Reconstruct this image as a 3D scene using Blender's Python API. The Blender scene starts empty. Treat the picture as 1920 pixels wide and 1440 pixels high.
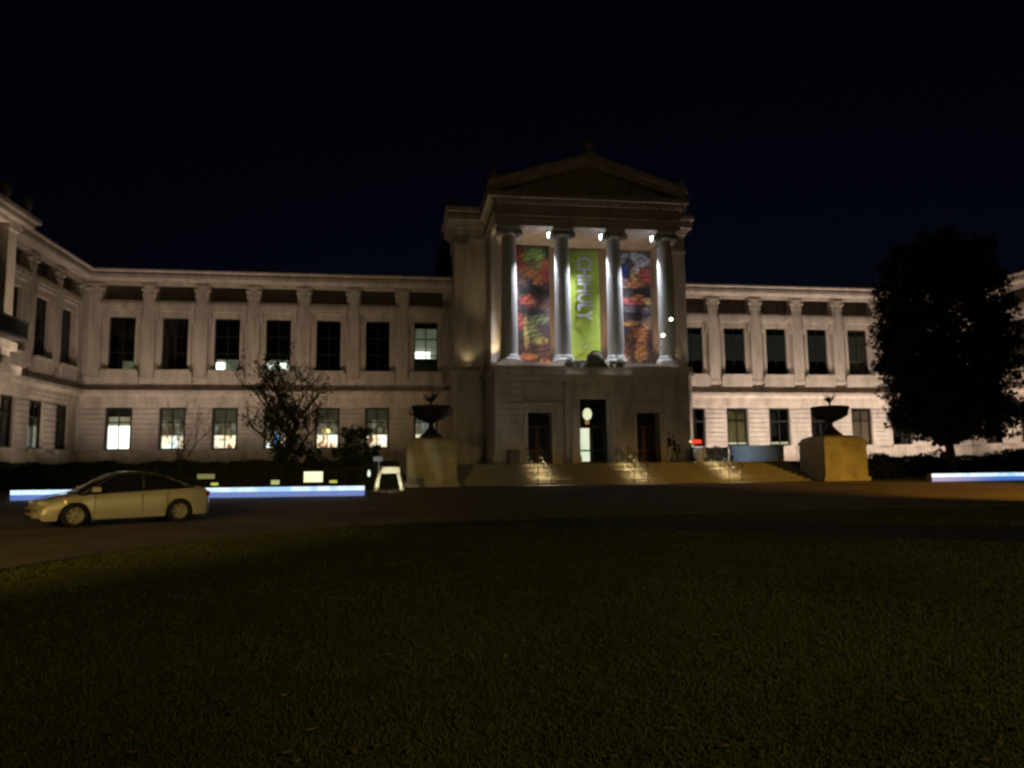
import bpy, bmesh, math, random
import numpy as np
from mathutils import Vector, Matrix
random.seed(7)
rng = np.random.default_rng(11)
S = bpy.context.scene
COL = S.collection
PI = math.pi

# ------------------------------------------------------------------ camera
F_PX, PSI, ROLL = 1390.0, math.atan(0.15), 0.0105
PITCH = math.atan(150 / F_PX)
cd = bpy.data.cameras.new('camera'); cam = bpy.data.objects.new('camera', cd); COL.objects.link(cam)
cd.sensor_width = 36; cd.lens = 36 * F_PX / 1920; cd.clip_end = 3000; cd.clip_start = 0.05
Fv = Vector((math.sin(PSI) * math.cos(PITCH), math.cos(PSI) * math.cos(PITCH), math.sin(PITCH)))
Rv = Vector((math.cos(PSI), -math.sin(PSI), 0)); Uv = Rv.cross(Fv)
R2 = Rv * math.cos(ROLL) - Uv * math.sin(ROLL); U2 = Uv * math.cos(ROLL) + Rv * math.sin(ROLL)
M = Matrix((R2, U2, -Fv)).transposed().to_4x4(); M.translation = (0, 0, 1.57)
cam.matrix_world = M
S.camera = cam
cd.dof.use_dof = True; cd.dof.focus_distance = 2.6; cd.dof.aperture_fstop = 2.9   # the photo is slightly out of focus

# ------------------------------------------------------------------ world, moonlight, exposure
W = bpy.data.worlds.new('World'); S.world = W; W.use_nodes = True
nt = W.node_tree; nt.nodes.clear()
sky = nt.nodes.new('ShaderNodeTexSky'); sky.sky_type = 'NISHITA'; sky.sun_disc = False
sky.sun_elevation = math.radians(-4.0); sky.sun_rotation = math.radians(20); sky.air_density = 1.0; sky.ozone_density = 4.0; sky.dust_density = 0.3
tint = nt.nodes.new('ShaderNodeMix'); tint.data_type = 'RGBA'; tint.blend_type = 'MULTIPLY'; tint.inputs[0].default_value = 1
tint.inputs[7].default_value = (1.5, 1.3, 0.85, 1)
bg = nt.nodes.new('ShaderNodeBackground'); bg.inputs[1].default_value = 0.05
out = nt.nodes.new('ShaderNodeOutputWorld')
nt.links.new(sky.outputs[0], tint.inputs[6]); nt.links.new(tint.outputs[2], bg.inputs[0]); nt.links.new(bg.outputs[0], out.inputs[0])
S.view_settings.view_transform = 'Standard'; S.view_settings.look = 'None'
S.view_settings.exposure = 0.0; S.view_settings.gamma = 1.0; S.view_settings.use_curve_mapping = False

WARM, COOL, SODIUM = (1.0, 0.80, 0.58), (0.78, 0.85, 1.0), (1.0, 0.52, 0.05)
GAIN = 1.0; DOWN = 15000

# ------------------------------------------------------------------ materials
def mat(name, col, rough=0.8, metal=0.0, var=0.0, scale=3.0, bump=0.0, bscale=30.0, coat=0.0, spec=0.3, col2=None, stretch=1.0):
    m = bpy.data.materials.new(name); m.use_nodes = True
    n = m.node_tree; b = n.nodes['Principled BSDF']
    b.inputs['Base Color'].default_value = (*col, 1); b.inputs['Roughness'].default_value = rough
    b.inputs['Metallic'].default_value = metal; b.inputs['Specular IOR Level'].default_value = spec
    b.inputs['Coat Weight'].default_value = coat
    tc = n.nodes.new('ShaderNodeNewGeometry')
    if var > 0 or col2:
        no = n.nodes.new('ShaderNodeTexNoise'); no.inputs['Scale'].default_value = scale; no.inputs['Detail'].default_value = 7
        no.inputs['Roughness'].default_value = 0.65
        mp = n.nodes.new('ShaderNodeMapping'); mp.inputs['Scale'].default_value = (1, 1, stretch)
        n.links.new(tc.outputs['Position'], mp.inputs[0]); n.links.new(mp.outputs[0], no.inputs['Vector'])
        cr = n.nodes.new('ShaderNodeValToRGB'); e = cr.color_ramp.elements
        e[0].position = 0.3; e[1].position = 0.7
        a = col2 if col2 else tuple(c * (1 - var) for c in col); z = col if col2 else tuple(min(1, c * (1 + var)) for c in col)
        e[0].color = (*a, 1); e[1].color = (*z, 1)
        n.links.new(no.outputs[0], cr.inputs[0]); n.links.new(cr.outputs[0], b.inputs['Base Color'])
    if bump > 0:
        nb = n.nodes.new('ShaderNodeTexNoise'); nb.inputs['Scale'].default_value = bscale; nb.inputs['Detail'].default_value = 5
        n.links.new(tc.outputs['Position'], nb.inputs['Vector'])
        bp = n.nodes.new('ShaderNodeBump'); bp.inputs['Strength'].default_value = bump; bp.inputs['Distance'].default_value = 0.03
        n.links.new(nb.outputs[0], bp.inputs['Height']); n.links.new(bp.outputs[0], b.inputs['Normal'])
    return m
def emis(name, col, strength, base=(0.5, 0.5, 0.5), patch=None, pscale=3.0):
    m = bpy.data.materials.new(name); m.use_nodes = True
    n = m.node_tree; b = n.nodes['Principled BSDF']
    b.inputs['Base Color'].default_value = (*base, 1); b.inputs['Roughness'].default_value = 0.5
    b.inputs['Emission Color'].default_value = (*col, 1); b.inputs['Emission Strength'].default_value = strength
    if patch:
        tc = n.nodes.new('ShaderNodeNewGeometry'); mp = n.nodes.new('ShaderNodeMapping'); mp.inputs['Scale'].default_value = (pscale, pscale, pscale * 0.6)
        vo = n.nodes.new('ShaderNodeTexNoise'); vo.inputs['Detail'].default_value = 2; vo.inputs['Scale'].default_value = 1
        n.links.new(tc.outputs['Position'], mp.inputs[0]); n.links.new(mp.outputs[0], vo.inputs[0])
        cr = n.nodes.new('ShaderNodeValToRGB'); cr.color_ramp.elements.remove(cr.color_ramp.elements[0])
        for i, (p, c) in enumerate(patch):
            e = cr.color_ramp.elements[0] if i == 0 else cr.color_ramp.elements.new(p)
            e.position = p; e.color = (*c, 1)
        n.links.new(vo.outputs[0], cr.inputs[0]); n.links.new(cr.outputs[0], b.inputs['Emission Color'])
    return m
def glass_mat():
    m = bpy.data.materials.new('window_glass'); m.use_nodes = True; n = m.node_tree; n.nodes.clear()
    o = n.nodes.new('ShaderNodeOutputMaterial'); mx = n.nodes.new('ShaderNodeMixShader')
    t = n.nodes.new('ShaderNodeBsdfTransparent'); t.inputs[0].default_value = (0.8, 0.84, 0.82, 1)
    g = n.nodes.new('ShaderNodeBsdfGlossy'); g.inputs['Roughness'].default_value = 0.03
    fr = n.nodes.new('ShaderNodeFresnel'); fr.inputs[0].default_value = 1.45
    n.links.new(fr.outputs[0], mx.inputs[0]); n.links.new(t.outputs[0], mx.inputs[1]); n.links.new(g.outputs[0], mx.inputs[2]); n.links.new(mx.outputs[0], o.inputs[0])
    return m
STONE = mat("granite", (0.44, 0.385, 0.33), 0.85, var=0.30, scale=1.6, stretch=.22, bump=0.25, bscale=14)
STONE_B = mat('granite_block', (0.41, 0.37, 0.33), 0.85, var=0.28, scale=1.1, stretch=.4, bump=0.35, bscale=18)
MARBLE = mat('column_stone', (0.50, 0.48, 0.45), 0.8, var=0.1, scale=2, bump=0.15, bscale=20)
RECESS = mat('recess_shade', (0.17, 0.14, 0.105), 0.9, var=0.2, scale=4)  # dark tone put in to deepen the hood's shadow in the recess
ROOF = mat('roof_lead', (0.035, 0.038, 0.04), 0.7, var=0.3, scale=2)
BRONZE = mat('bronze', (0.022, 0.018, 0.012), 0.6, metal=0.2, var=0.3, scale=5)
DOORWOOD = mat('door_wood', (0.12, 0.045, 0.02), 0.5, var=0.3, scale=6)
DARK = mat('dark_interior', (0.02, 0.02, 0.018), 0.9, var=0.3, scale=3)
FRAME = mat('window_frame', (0.018, 0.016, 0.013), 0.5, var=0.2, scale=5)
GLASS = glass_mat()
BLIND = emis('blind_cloth_glow', (.55, .58, .42), .028, (0.17, 0.15, 0.10))  # faint glow put into the cloth for dim room light behind it
ASPHALT = mat('asphalt', (0.045, 0.04, 0.038), 0.85, var=0.35, scale=1.2, bump=0.5, bscale=60)
DRIVE = mat('drive_paving', (0.11, 0.080, 0.066), 0.85, var=0.5, scale=0.35, bump=0.4, bscale=40)
GRASSB = mat('lawn_soil', (0.062, 0.056, 0.012), 0.95, scale=0.45, bump=0.4, bscale=25, col2=(0.030, 0.030, 0.006))
GRASS = mat('grass_blade', (0.080, 0.086, 0.012), 0.9, scale=0.4, spec=0.05, col2=(0.034, 0.036, 0.007))
STEP = mat('step_granite', (0.23, 0.20, 0.155), 0.8, var=0.22, scale=2.5, bump=0.25, bscale=25)
LEAF = mat('leaf_dark', (0.018, 0.026, 0.010), 0.7, var=0.5, scale=2.0)
LEAF2 = mat('leaf_magnolia', (0.045, 0.048, 0.018), 0.6, var=0.5, scale=2.0)
BARK = mat('bark', (0.06, 0.045, 0.03), 0.95, var=0.4, scale=8, bump=0.6, bscale=20)
HEDGE = mat('hedge_leaf', (0.030, 0.040, 0.014), 0.8, var=0.5, scale=2.5)
METAL = mat('dark_metal', (0.05, 0.05, 0.05), 0.45, metal=0.5, var=0.2, scale=8)
STEEL = mat('brushed_rail', (0.10, 0.09, 0.07), 0.5, metal=0.5, var=0.2, scale=8)
WHITE = mat('white_paint', (0.75, 0.73, 0.66), 0.5, var=0.06, scale=4)
BLUEGREY = mat('bluegrey_metal', (0.38, 0.46, 0.56), 0.5, var=0.15, scale=2)
RED = emis('red_panel', (1.0, 0.06, 0.02), 0.9, (0.6, 0.03, 0.02))
LAMPW = emis('lamp_white', (1.0, 0.97, 0.86), 6.0)
LAMPWARM = emis('lamp_warm', (1.0, 0.72, 0.35), 5.0)
LAMPCOOL = emis('lamp_cool', (0.8, 0.9, 1.0), 7.0)
LAMPLIME = emis('lamp_lime', (0.80, 0.85, 0.12), 0.55)
SODL = emis('lamp_sodium', (1.0, 0.5, 0.12), 12.0)

# ------------------------------------------------------------------ mesh helpers
class MB:
    def __init__(s): s.v = []; s.f = []; s.m = []; s.sm = []
    def add(s, vs, fs, m=0, sm=False):
        o = len(s.v); s.v += [tuple(p) for p in vs]
        for f in fs: s.f.append(tuple(i + o for i in f)); s.m.append(m); s.sm.append(sm)
    def box(s, x0, x1, y0, y1, z0, z1, m=0):
        if x0 > x1: x0, x1 = x1, x0
        if y0 > y1: y0, y1 = y1, y0
        s.add([(x0, y0, z0), (x1, y0, z0), (x1, y1, z0), (x0, y1, z0), (x0, y0, z1), (x1, y0, z1), (x1, y1, z1), (x0, y1, z1)],
              [(0, 3, 2, 1), (4, 5, 6, 7), (0, 1, 5, 4), (1, 2, 6, 5), (2, 3, 7, 6), (3, 0, 4, 7)], m)
    def lathe(s, prof, cx=0, cy=0, n=24, m=0, cap=True, flute=0, depth=0):
        vs = []; fs = []
        for (r, z) in prof:
            for k in range(n):
                a = 2 * PI * k / n; rr = r
                if flute and (k % 2): rr = r * (1 - depth)
                vs.append((cx + rr * math.cos(a), cy + rr * math.sin(a), z))
        for i in range(len(prof) - 1):
            for k in range(n):
                k2 = (k + 1) % n
                fs.append((i * n + k, i * n + k2, (i + 1) * n + k2, (i + 1) * n + k))
        if cap: fs.append(tuple(range(n))[::-1]); fs.append(tuple((len(prof) - 1) * n + k for k in range(n)))
        s.add(vs, fs, m, not flute)
    def tube(s, pts, r0, r1=None, n=8, m=0):
        r1 = r0 if r1 is None else r1
        P = [Vector(p) for p in pts]; vs = []; fs = []
        for i, p in enumerate(P):
            d = (P[min(i + 1, len(P) - 1)] - P[max(i - 1, 0)]).normalized()
            a = d.cross(Vector((0, 0, 1)) if abs(d.z) < .9 else Vector((1, 0, 0))).normalized(); b = d.cross(a)
            r = r0 + (r1 - r0) * i / max(1, len(P) - 1)
            for k in range(n):
                t = 2 * PI * k / n; q = p + a * (r * math.cos(t)) + b * (r * math.sin(t)); vs.append(tuple(q))
        for i in range(len(P) - 1):
            for k in range(n):
                k2 = (k + 1) % n; fs.append((i * n + k, (i + 1) * n + k, (i + 1) * n + k2, i * n + k2))
        fs.append(tuple(range(n))); fs.append(tuple((len(P) - 1) * n + k for k in range(n))[::-1])
        s.add(vs, fs, m, True)
    def prism(s, poly, y0, y1, m=0):        # poly in x,z extruded along y
        n = len(poly)
        s.add([(x, y0, z) for x, z in poly] + [(x, y1, z) for x, z in poly],
              [tuple(range(n))[::-1], tuple(range(n, 2 * n))] + [(i, (i + 1) % n, n + (i + 1) % n, n + i) for i in range(n)], m)
    def mesh(s, name, mats):
        me = bpy.data.meshes.new(name); me.from_pydata(s.v, [], s.f)
        for m in (mats if isinstance(mats, (list, tuple)) else [mats]): me.materials.append(m)
        me.polygons.foreach_set('material_index', s.m); me.polygons.foreach_set('use_smooth', s.sm)
        bm = bmesh.new(); bm.from_mesh(me); bmesh.ops.recalc_face_normals(bm, faces=bm.faces); bm.to_mesh(me); bm.free()
        me.update(); return me
    def build(s, name, mats, parent=None, loc=(0, 0, 0), rz=0):
        return link(name, s.mesh(name, mats), parent, loc, rz)
def link(name, me, parent=None, loc=(0, 0, 0), rz=0):
    o = bpy.data.objects.new(name, me); COL.objects.link(o); o.parent = parent; o.location = loc; o.rotation_euler = (0, 0, rz); return o
def tag(o, label=None, cat=None, group=None, kind=None):
    if label: o['label'] = label
    if cat: o['category'] = cat
    if group: o['group'] = group
    if kind: o['kind'] = kind
    return o
def thing(name, label, cat, loc=(0, 0, 0), rz=0, group=None):
    o = bpy.data.objects.new(name, None); COL.objects.link(o); o.location = loc; o.rotation_euler = (0, 0, rz); o.empty_display_size = .2
    return tag(o, label, cat, group)
def copy_tree(o, parent=None):
    c = o.copy(); COL.objects.link(c); c.parent = parent
    for ch in o.children: copy_tree(ch, c)
    return c
def np_mesh(name, verts, tris, m, parent=None, loc=(0, 0, 0)):
    me = bpy.data.meshes.new(name); verts = np.asarray(verts, np.float32); tris = np.asarray(tris, np.int32); k = tris.shape[1]
    me.vertices.add(len(verts)); me.vertices.foreach_set('co', verts.ravel())
    me.loops.add(tris.size); me.loops.foreach_set('vertex_index', tris.ravel())
    me.polygons.add(len(tris)); me.polygons.foreach_set('loop_start', np.arange(0, tris.size, k, dtype=np.int32))
    me.update(calc_edges=True); me.materials.append(m)
    return link(name, me, parent, loc)
def leaves(centers, size, upright=0.0):
    n = len(centers); c = np.asarray(centers)
    a = rng.normal(size=(n, 3)); a /= np.linalg.norm(a, axis=1)[:, None]
    b = rng.normal(size=(n, 3)); b[:, 2] += upright; b -= (b * a).sum(1)[:, None] * a; b /= np.linalg.norm(b, axis=1)[:, None]
    s = (size * rng.uniform(.6, 1.4, n))[:, None]
    v = np.stack([c - b * s, c + a * s * .5, c + b * s, c - a * s * .5], 1).reshape(-1, 3)
    return v, np.arange(n * 4).reshape(-1, 4)
def spot(loc, target, watts, col, angle=70, blend=0.6, parent=None, size=0.05):
    l = bpy.data.lights.new('lamp_light', 'SPOT'); l.energy = watts * GAIN; l.color = col; l.spot_size = math.radians(angle); l.spot_blend = blend; l.shadow_soft_size = size
    o = bpy.data.objects.new('lamp_light', l); COL.objects.link(o)
    d = Vector(target) - Vector(loc); o.rotation_euler = d.to_track_quat('-Z', 'Y').to_euler()
    if parent is not None: o.parent = parent; o.location = Vector(loc) - parent.location
    else: o.location = loc
    return o
def point(loc, watts, col, parent=None, size=0.08):
    l = bpy.data.lights.new('lamp_light', 'POINT'); l.energy = watts * GAIN; l.color = col; l.shadow_soft_size = size
    o = bpy.data.objects.new('lamp_light', l); COL.objects.link(o)
    if parent is not None: o.parent = parent; o.location = Vector(loc) - parent.location
    else: o.location = loc
    return o

# ------------------------------------------------------------------ ground
def gz(y):
    t = min(1, max(0, (y - 23) / 14)); return 0.42 * t * t * (3 - 2 * t)
XC = 13.3
ys = [-300, -60, -20, 0, 10, 16, 20, 22] + [23 + i for i in range(16)] + [45, 60, 90, 160, 700]
xs = [-500, -80, -30, 0, 13, 30, 60, 110, 600]
mb = MB(); vs = [(x, y, gz(y)) for y in ys for x in xs]; nx = len(xs)
mb.add(vs, [(j * nx + i, j * nx + i + 1, (j + 1) * nx + i + 1, (j + 1) * nx + i) for j in range(len(ys) - 1) for i in range(nx - 1)], 0, True)
tag(mb.build('ground', ASPHALT), kind='structure')
def sheet(name, x0, x1, y0, y1, dz, m):
    yy = [y for y in np.arange(y0, y1 + .01, 1.0)]; b = MB(); xx = np.linspace(x0, x1, 9)
    b.add([(x, y, gz(y) + dz) for y in yy for x in xx], [(j * 9 + i, j * 9 + i + 1, (j + 1) * 9 + i + 1, (j + 1) * 9 + i) for j in range(len(yy) - 1) for i in range(8)], 0, True)
    return tag(b.build(name, m), kind='structure')
sheet('driveway', -45, 70, -14, 40, 0.006, DRIVE)
# lawn island: smooth closed outline
LP = [(-8.6, -12), (-8.7, 0), (-7.6, 7), (-6.0, 12.2), (-4.2, 16.2), (-.9, 19.7), (3.7, 20.9), (8.3, 21.3), (14, 21.9), (19, 22.0), (26, 20.5), (32, 15), (35, 6), (35.5, -12)]
def smooth(P, n=6, closed=True):
    out = []; N = len(P)
    for i in range(N):
        p0, p1, p2, p3 = [Vector((*P[(i + k) % N], 0)) for k in (-1, 0, 1, 2)]
        for j in range(n):
            t = j / n
            out.append(0.5 * ((2 * p1) + (-p0 + p2) * t + (2 * p0 - 5 * p1 + 4 * p2 - p3) * t * t + (-p0 + 3 * p1 - 3 * p2 + p3) * t ** 3))
    return [(q.x, q.y) for q in out]
LO = smooth(LP)
mb = MB(); n = len(LO)
mb.add([(x, y, 0.05) for x, y in LO] + [(x, y, -.05) for x, y in LO] , [tuple(range(n))] + [(i, i + n, (i + 1) % n + n, (i + 1) % n) for i in range(n)])
tag(mb.build('lawn', GRASSB), kind='structure')
mb = MB(); cx, cy = 13, 4
KO = [(x + (x - cx) / math.hypot(x - cx, y - cy) * .16, y + (y - cy) / math.hypot(x - cx, y - cy) * .16) for x, y in LO]
mb.add([(x, y, .085) for x, y in LO] + [(x, y, .085) for x, y in KO] + [(x, y, -.05) for x, y in KO] + [(x, y, .02) for x, y in LO],
       [f for i in range(n) for j in [(i + 1) % n] for f in ((i, j, n + j, n + i), (n + i, n + j, 2 * n + j, 2 * n + i), (i, 3 * n + i, 3 * n + j, j))])
tag(mb.build('kerb', mat('kerb_stone', (.07, .06, .05), .9, var=.3, scale=4)), kind='structure')
# flat dark strip crossing the far right of the lawn
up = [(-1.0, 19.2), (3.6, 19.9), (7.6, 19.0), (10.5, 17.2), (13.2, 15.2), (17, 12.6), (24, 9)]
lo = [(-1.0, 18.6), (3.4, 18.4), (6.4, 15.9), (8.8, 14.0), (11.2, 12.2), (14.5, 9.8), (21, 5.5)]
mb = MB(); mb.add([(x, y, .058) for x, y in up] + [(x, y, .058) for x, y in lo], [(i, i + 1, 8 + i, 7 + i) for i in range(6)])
STRIPM = mat('dark_strip', (0.008, 0.008, 0.009), 0.9, var=0.3, scale=3)
tag(mb.build('path', STRIPM), kind='structure')
# grass blades, denser near the camera
def inside(x, y):
    c = np.zeros(len(x), bool); j = n - 1
    P = LO
    for i in range(n):
        xi, yi = P[i]; xj, yj = P[j]
        c ^= ((yi > y) != (yj > y)) & (x < (xj - xi) * (y - yi) / (yj - yi + 1e-9) + xi); j = i
    return c
N = 150000
dist = 3.0 * (7.4 ** rng.uniform(0, 1, N)); ang = rng.uniform(math.radians(-33), math.radians(50), N)
gx, gy = dist * np.sin(ang), dist * np.cos(ang)
k = inside(gx, gy)
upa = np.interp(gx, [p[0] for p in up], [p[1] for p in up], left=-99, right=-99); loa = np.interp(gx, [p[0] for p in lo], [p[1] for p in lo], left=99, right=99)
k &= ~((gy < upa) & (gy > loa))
gx, gy, dist = gx[k], gy[k], dist[k]; N = len(gx)
h = rng.uniform(.012, .036, N) * (0.8 + dist * .03); w = .0025 + .0011 * dist; a = rng.uniform(0, 2 * PI, N)
lx, ly = rng.normal(0, .02, N), rng.normal(0, .02, N)
V = np.stack([np.stack([gx - w * np.cos(a), gy - w * np.sin(a), np.full(N, .045)], 1), np.stack([gx + w * np.cos(a), gy + w * np.sin(a), np.full(N, .045)], 1), np.stack([gx + lx, gy + ly, .05 + h], 1)], 1).reshape(-1, 3)
tag(np_mesh('grass', V, np.arange(N * 3).reshape(-1, 3), GRASS), 'short dark lawn grass filling the foreground', 'grass', kind='stuff')
N = 700; lr = 3.5 * (6 ** rng.uniform(0, 1, N)); la = rng.uniform(math.radians(-30), math.radians(48), N)
lx_, ly_ = lr * np.sin(la), lr * np.cos(la); kk_ = inside(lx_, ly_); C_ = np.stack([lx_[kk_], ly_[kk_], np.full(kk_.sum(), .095)], 1)
v, f = leaves(C_, .035); v[:, 2] = .085 + (v[:, 2] - .095) * .25
tag(np_mesh('fallen_leaves', v, f, mat('dry_leaf', (.09, .055, .02), .8, var=.5, scale=3)), 'scattered dry fallen leaves lying on the dark lawn', 'leaves', kind='stuff')
# planted beds along the wings
BED = mat('bed_soil', (0.03, 0.024, 0.016), 0.95, var=0.4, scale=2, bump=.5, bscale=15)
for nm, x0, x1 in (('planting_bed_left', -24, .2), ('planting_bed_right', 26.5, 50)):
    b = MB(); b.box(x0, x1, 36.6, 60, .3, .46); tag(b.build(nm, BED), kind='structure')

# ------------------------------------------------------------------ museum building
MU = thing('museum_building', 'large pale stone museum with columned portico, pediment and two long window wings', 'building', (XC, 60, 0))
def mpart(b, name, mats, x=0, y=0, z=0, rz=0, parent=None):
    """part of the museum given in world coordinates"""
    o = b.build(name, mats) if isinstance(b, MB) else link(name, b)
    if parent is None: o.parent = MU; o.location = (x - XC, y - 60, z)
    else: o.parent = parent; o.location = (x, y, z)
    o.rotation_euler = (0, 0, rz); return o
B = 3.86; YW = 60.0
XL, XR = -24.2, 50.8
G0 = .3
# --- shared bay meshes, local: x along wall, -y outward, z absolute
def up_window_meshes():
    b = MB()
    for s in (-1, 1):
        b.box(s * .95, s * 1.17, -.12, .0, 8.9, 13.15)                       # jamb mouldings
        b.box(s * 1.20, s * 1.40, -.34, 0, 13.05, 13.62)                    # scroll brackets
        b.box(s * 1.20, s * 1.40, -.24, 0, 12.7, 13.05)
    b.box(-1.19, 1.19, -.16, 0, 13.15, 13.62)
    b.box(-1.42, 1.42, -.40, 0, 13.62, 13.85); b.box(-1.5, 1.5, -.50, 0, 13.85, 14.2); b.box(-1.45, 1.45, -.44, 0, 14.2, 14.36)
    hood = b.mesh('window', STONE)
    b = MB()
    for x in (-.91, 0, .91): b.box(x - .04, x + .04, .12, .2, 9.05, 13.1)
    for z in (9.09, 10.4, 11.75, 13.06): b.box(-.95, .95, .115, .205, z - .04, z + .04)
    fr = b.mesh('frame', FRAME)
    b = MB(); b.box(-.95, .95, .155, .165, 9.0, 13.12); pane = b.mesh('pane', GLASS)
    b = MB(); b.box(-1.28, 1.28, -.50, .1, 8.86, 9.03); sill = b.mesh('sill', STONE)
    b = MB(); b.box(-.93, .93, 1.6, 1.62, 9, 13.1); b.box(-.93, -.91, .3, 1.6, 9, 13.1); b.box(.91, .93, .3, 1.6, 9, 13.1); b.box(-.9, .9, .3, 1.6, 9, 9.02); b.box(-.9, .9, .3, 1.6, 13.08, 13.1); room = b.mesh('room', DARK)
    b = MB()
    for i in range(9): b.box(-.9 + i * .2, -.9 + i * .2 + .19, .24 + .015 * (i % 2), .25 + .015 * (i % 2), 10.3, 12.6)
    blind = b.mesh('blind', BLIND)
    return hood, fr, pane, sill, room, blind
UW = up_window_meshes()
def gr_window_meshes():
    b = MB()
    for s in (-1, 1): b.box(s * .93, s * .80, .05, .25, 2.9, 6.15)
    b.box(-.80, .80, .05, .25, 6.0, 6.15); b.box(-.80, .80, .05, .25, 2.9, 3.02); b.box(-.03, .03, .08, .2, 3.02, 6.0); b.box(-.80, .80, .08, .2, 4.95, 5.05)
    fr = b.mesh('window', FRAME)
    b = MB(); b.box(-.79, .79, .12, .13, 3.0, 6.02); pane = b.mesh('pane', GLASS)
    b = MB(); b.box(-1.05, 1.05, -.22, .06, 2.72, 2.9); sill = b.mesh('sill', STONE)
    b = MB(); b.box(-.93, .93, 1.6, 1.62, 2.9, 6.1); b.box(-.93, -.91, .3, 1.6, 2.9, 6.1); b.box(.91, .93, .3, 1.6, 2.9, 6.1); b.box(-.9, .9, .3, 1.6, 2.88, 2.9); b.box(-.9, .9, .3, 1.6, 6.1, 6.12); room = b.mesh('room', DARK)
    b = MB(); b.box(-.79, .79, .2, .22, 5.15, 6.0); bl = b.mesh('blind', BLIND)
    return fr, pane, sill, room, bl
GW = gr_window_meshes()
b = MB(); b.box(-.475, .475, -.25, 0, 8.5, 14.75); b.box(-.54, .54, -.30, 0, 8.25, 8.5); b.box(-.52, .52, -.29, 0, 14.75, 14.95); b.box(-.60, .60, -.40, 0, 15.48, 15.699); b.box(-.475, .475, -.27, 0, 14.95, 15.48)
for s in (-1, 1): b.tube([(s * .47, -.42, 15.3), (s * .47, -.1, 15.3)], .14, n=12)
PILASTER = b.mesh('pilaster', STONE)
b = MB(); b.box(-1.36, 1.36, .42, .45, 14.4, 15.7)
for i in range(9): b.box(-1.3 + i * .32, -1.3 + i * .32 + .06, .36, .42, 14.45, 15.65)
RECESS_PANEL = b.mesh('recess_panel', RECESS)
b = MB(); b.box(-1.36, 1.36, -.36, 0, 7.98, 8.855); b.box(-1.15, 1.15, -.38, -.36, 8.15, 8.7); SILLP = b.mesh('sill_panel', STONE)
PH = 3.15 / 8
def block_mesh(w, h, name='stone_block', d=.08):
    b = MB(); g = .02; c = .02
    b.add([(-w / 2 + g, 0, g), (w / 2 - g, 0, g), (w / 2 - g, 0, h - g), (-w / 2 + g, 0, h - g), (-w / 2 + g + c, -d, g + c), (w / 2 - g - c, -d, g + c), (w / 2 - g - c, -d, h - g - c), (-w / 2 + g + c, -d, h - g - c)],
          [(4, 5, 6, 7), (0, 1, 5, 4), (1, 2, 6, 5), (2, 3, 7, 6), (3, 0, 4, 7)]); return b.mesh(name, STONE_B)
BLK = block_mesh(B - 1.9, PH)
def warmish(): return None
def prof(b, u0, u1, P):
    n = len(P); b.add([(u0, -d, z) for d, z in P] + [(u1, -d, z) for d, z in P], [tuple(range(n)), tuple(range(n, 2 * n))[::-1]] + [(i, (i + 1) % n, n + (i + 1) % n, n + i) for i in range(n)])
def facade(T, rz, us, u0, u1, tagname, style):
    """T(u) -> world (x,y) on wall plane; us = bay centres; u0,u1 wall ends"""
    b = MB(); th = .6; us = sorted(us)
    def seg(z0, z1, hw):
        e = [u0]
        for u in us: e += [u - hw, u + hw]
        e.append(u1)
        for i in range(0, len(e), 2):
            if e[i + 1] > e[i] + .01: b.box(e[i], e[i + 1], 0, th, z0, z1)
    b.box(u0, u1, -.30, th, G0, 2.60); b.box(u0, u1, -.22, th, 2.60, 2.72)
    b.box(u0, u1, 0, th, 2.72, 2.88)
    seg(2.88, 6.15, .95); b.box(u0, u1, 0, th, 6.15, 9.0); seg(9.0, 13.15, .95)
    b.box(u0, u1, 0, th, 13.15, 14.38); seg(14.38, 15.7, 1.36); b.box(u0, u1, 0, th, 15.7, 16.2)
    x, y = T(0); mpart(b, 'wall', STONE, x, y, 0, rz)
    b = MB(); prof(b, u0, u1, [(.001, 6.36), (.20, 6.36), (.20, 6.62), (.28, 6.64), (.28, 6.96), (.34, 7.0), (.44, 7.14), (.62, 7.18), (.62, 7.42), (.40, 7.52), (.001, 7.56)])
    mpart(b, 'belt_cornice', STONE, x, y, 0, rz)
    b = MB(); prof(b, u0, u1, [(.001, 15.70), (.26, 15.70), (.26, 15.80), (.34, 15.82), (.34, 15.9), (.60, 16.0), (1.0, 16.04), (1.02, 16.30), (.90, 16.34), (.94, 16.46), (1.16, 16.56), (1.16, 16.66), (.7, 16.86), (.001, 16.9)])
    mpart(b, 'roof_cornice', STONE, x, y, 0, rz)
    bounds = [u - B / 2 for u in us] + [us[-1] + B / 2]
    for u in bounds:
        if u0 + .3 < u < u1 - .3: x, y = T(u); mpart(PILASTER, 'pilaster', None, x, y, 0, rz)
    for i, u in enumerate(us):
        x, y = T(u); st = style(u)
        mpart(RECESS_PANEL, 'recess_panel', None, x, y, 0, rz); mpart(SILLP, 'sill_panel', None, x, y, 0, rz)
        w = mpart(UW[0], 'window', None, x, y, 0, rz)
        for me in UW[1:5]: mpart(me, me.name, None, parent=w)
        g = mpart(GW[0], 'window', None, x, y, 0, rz)
        for me in GW[1:4]: mpart(me, me.name, None, parent=g)
        if 'blind' in st: mpart(UW[5], 'blind', None, parent=w)
        if 'extra' in st: st['extra'](w, g)
    # rusticated piers between the ground windows
    for u in bounds:
        wd = B - 1.9
        for kk in range(8):
            if u - wd / 2 < u0 - .01 or u + wd / 2 > u1 + .01: continue
            x, y = T(u); mpart(BLK, 'stone_block', None, x, y - (.0), 2.92 + kk * PH, rz)
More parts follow.
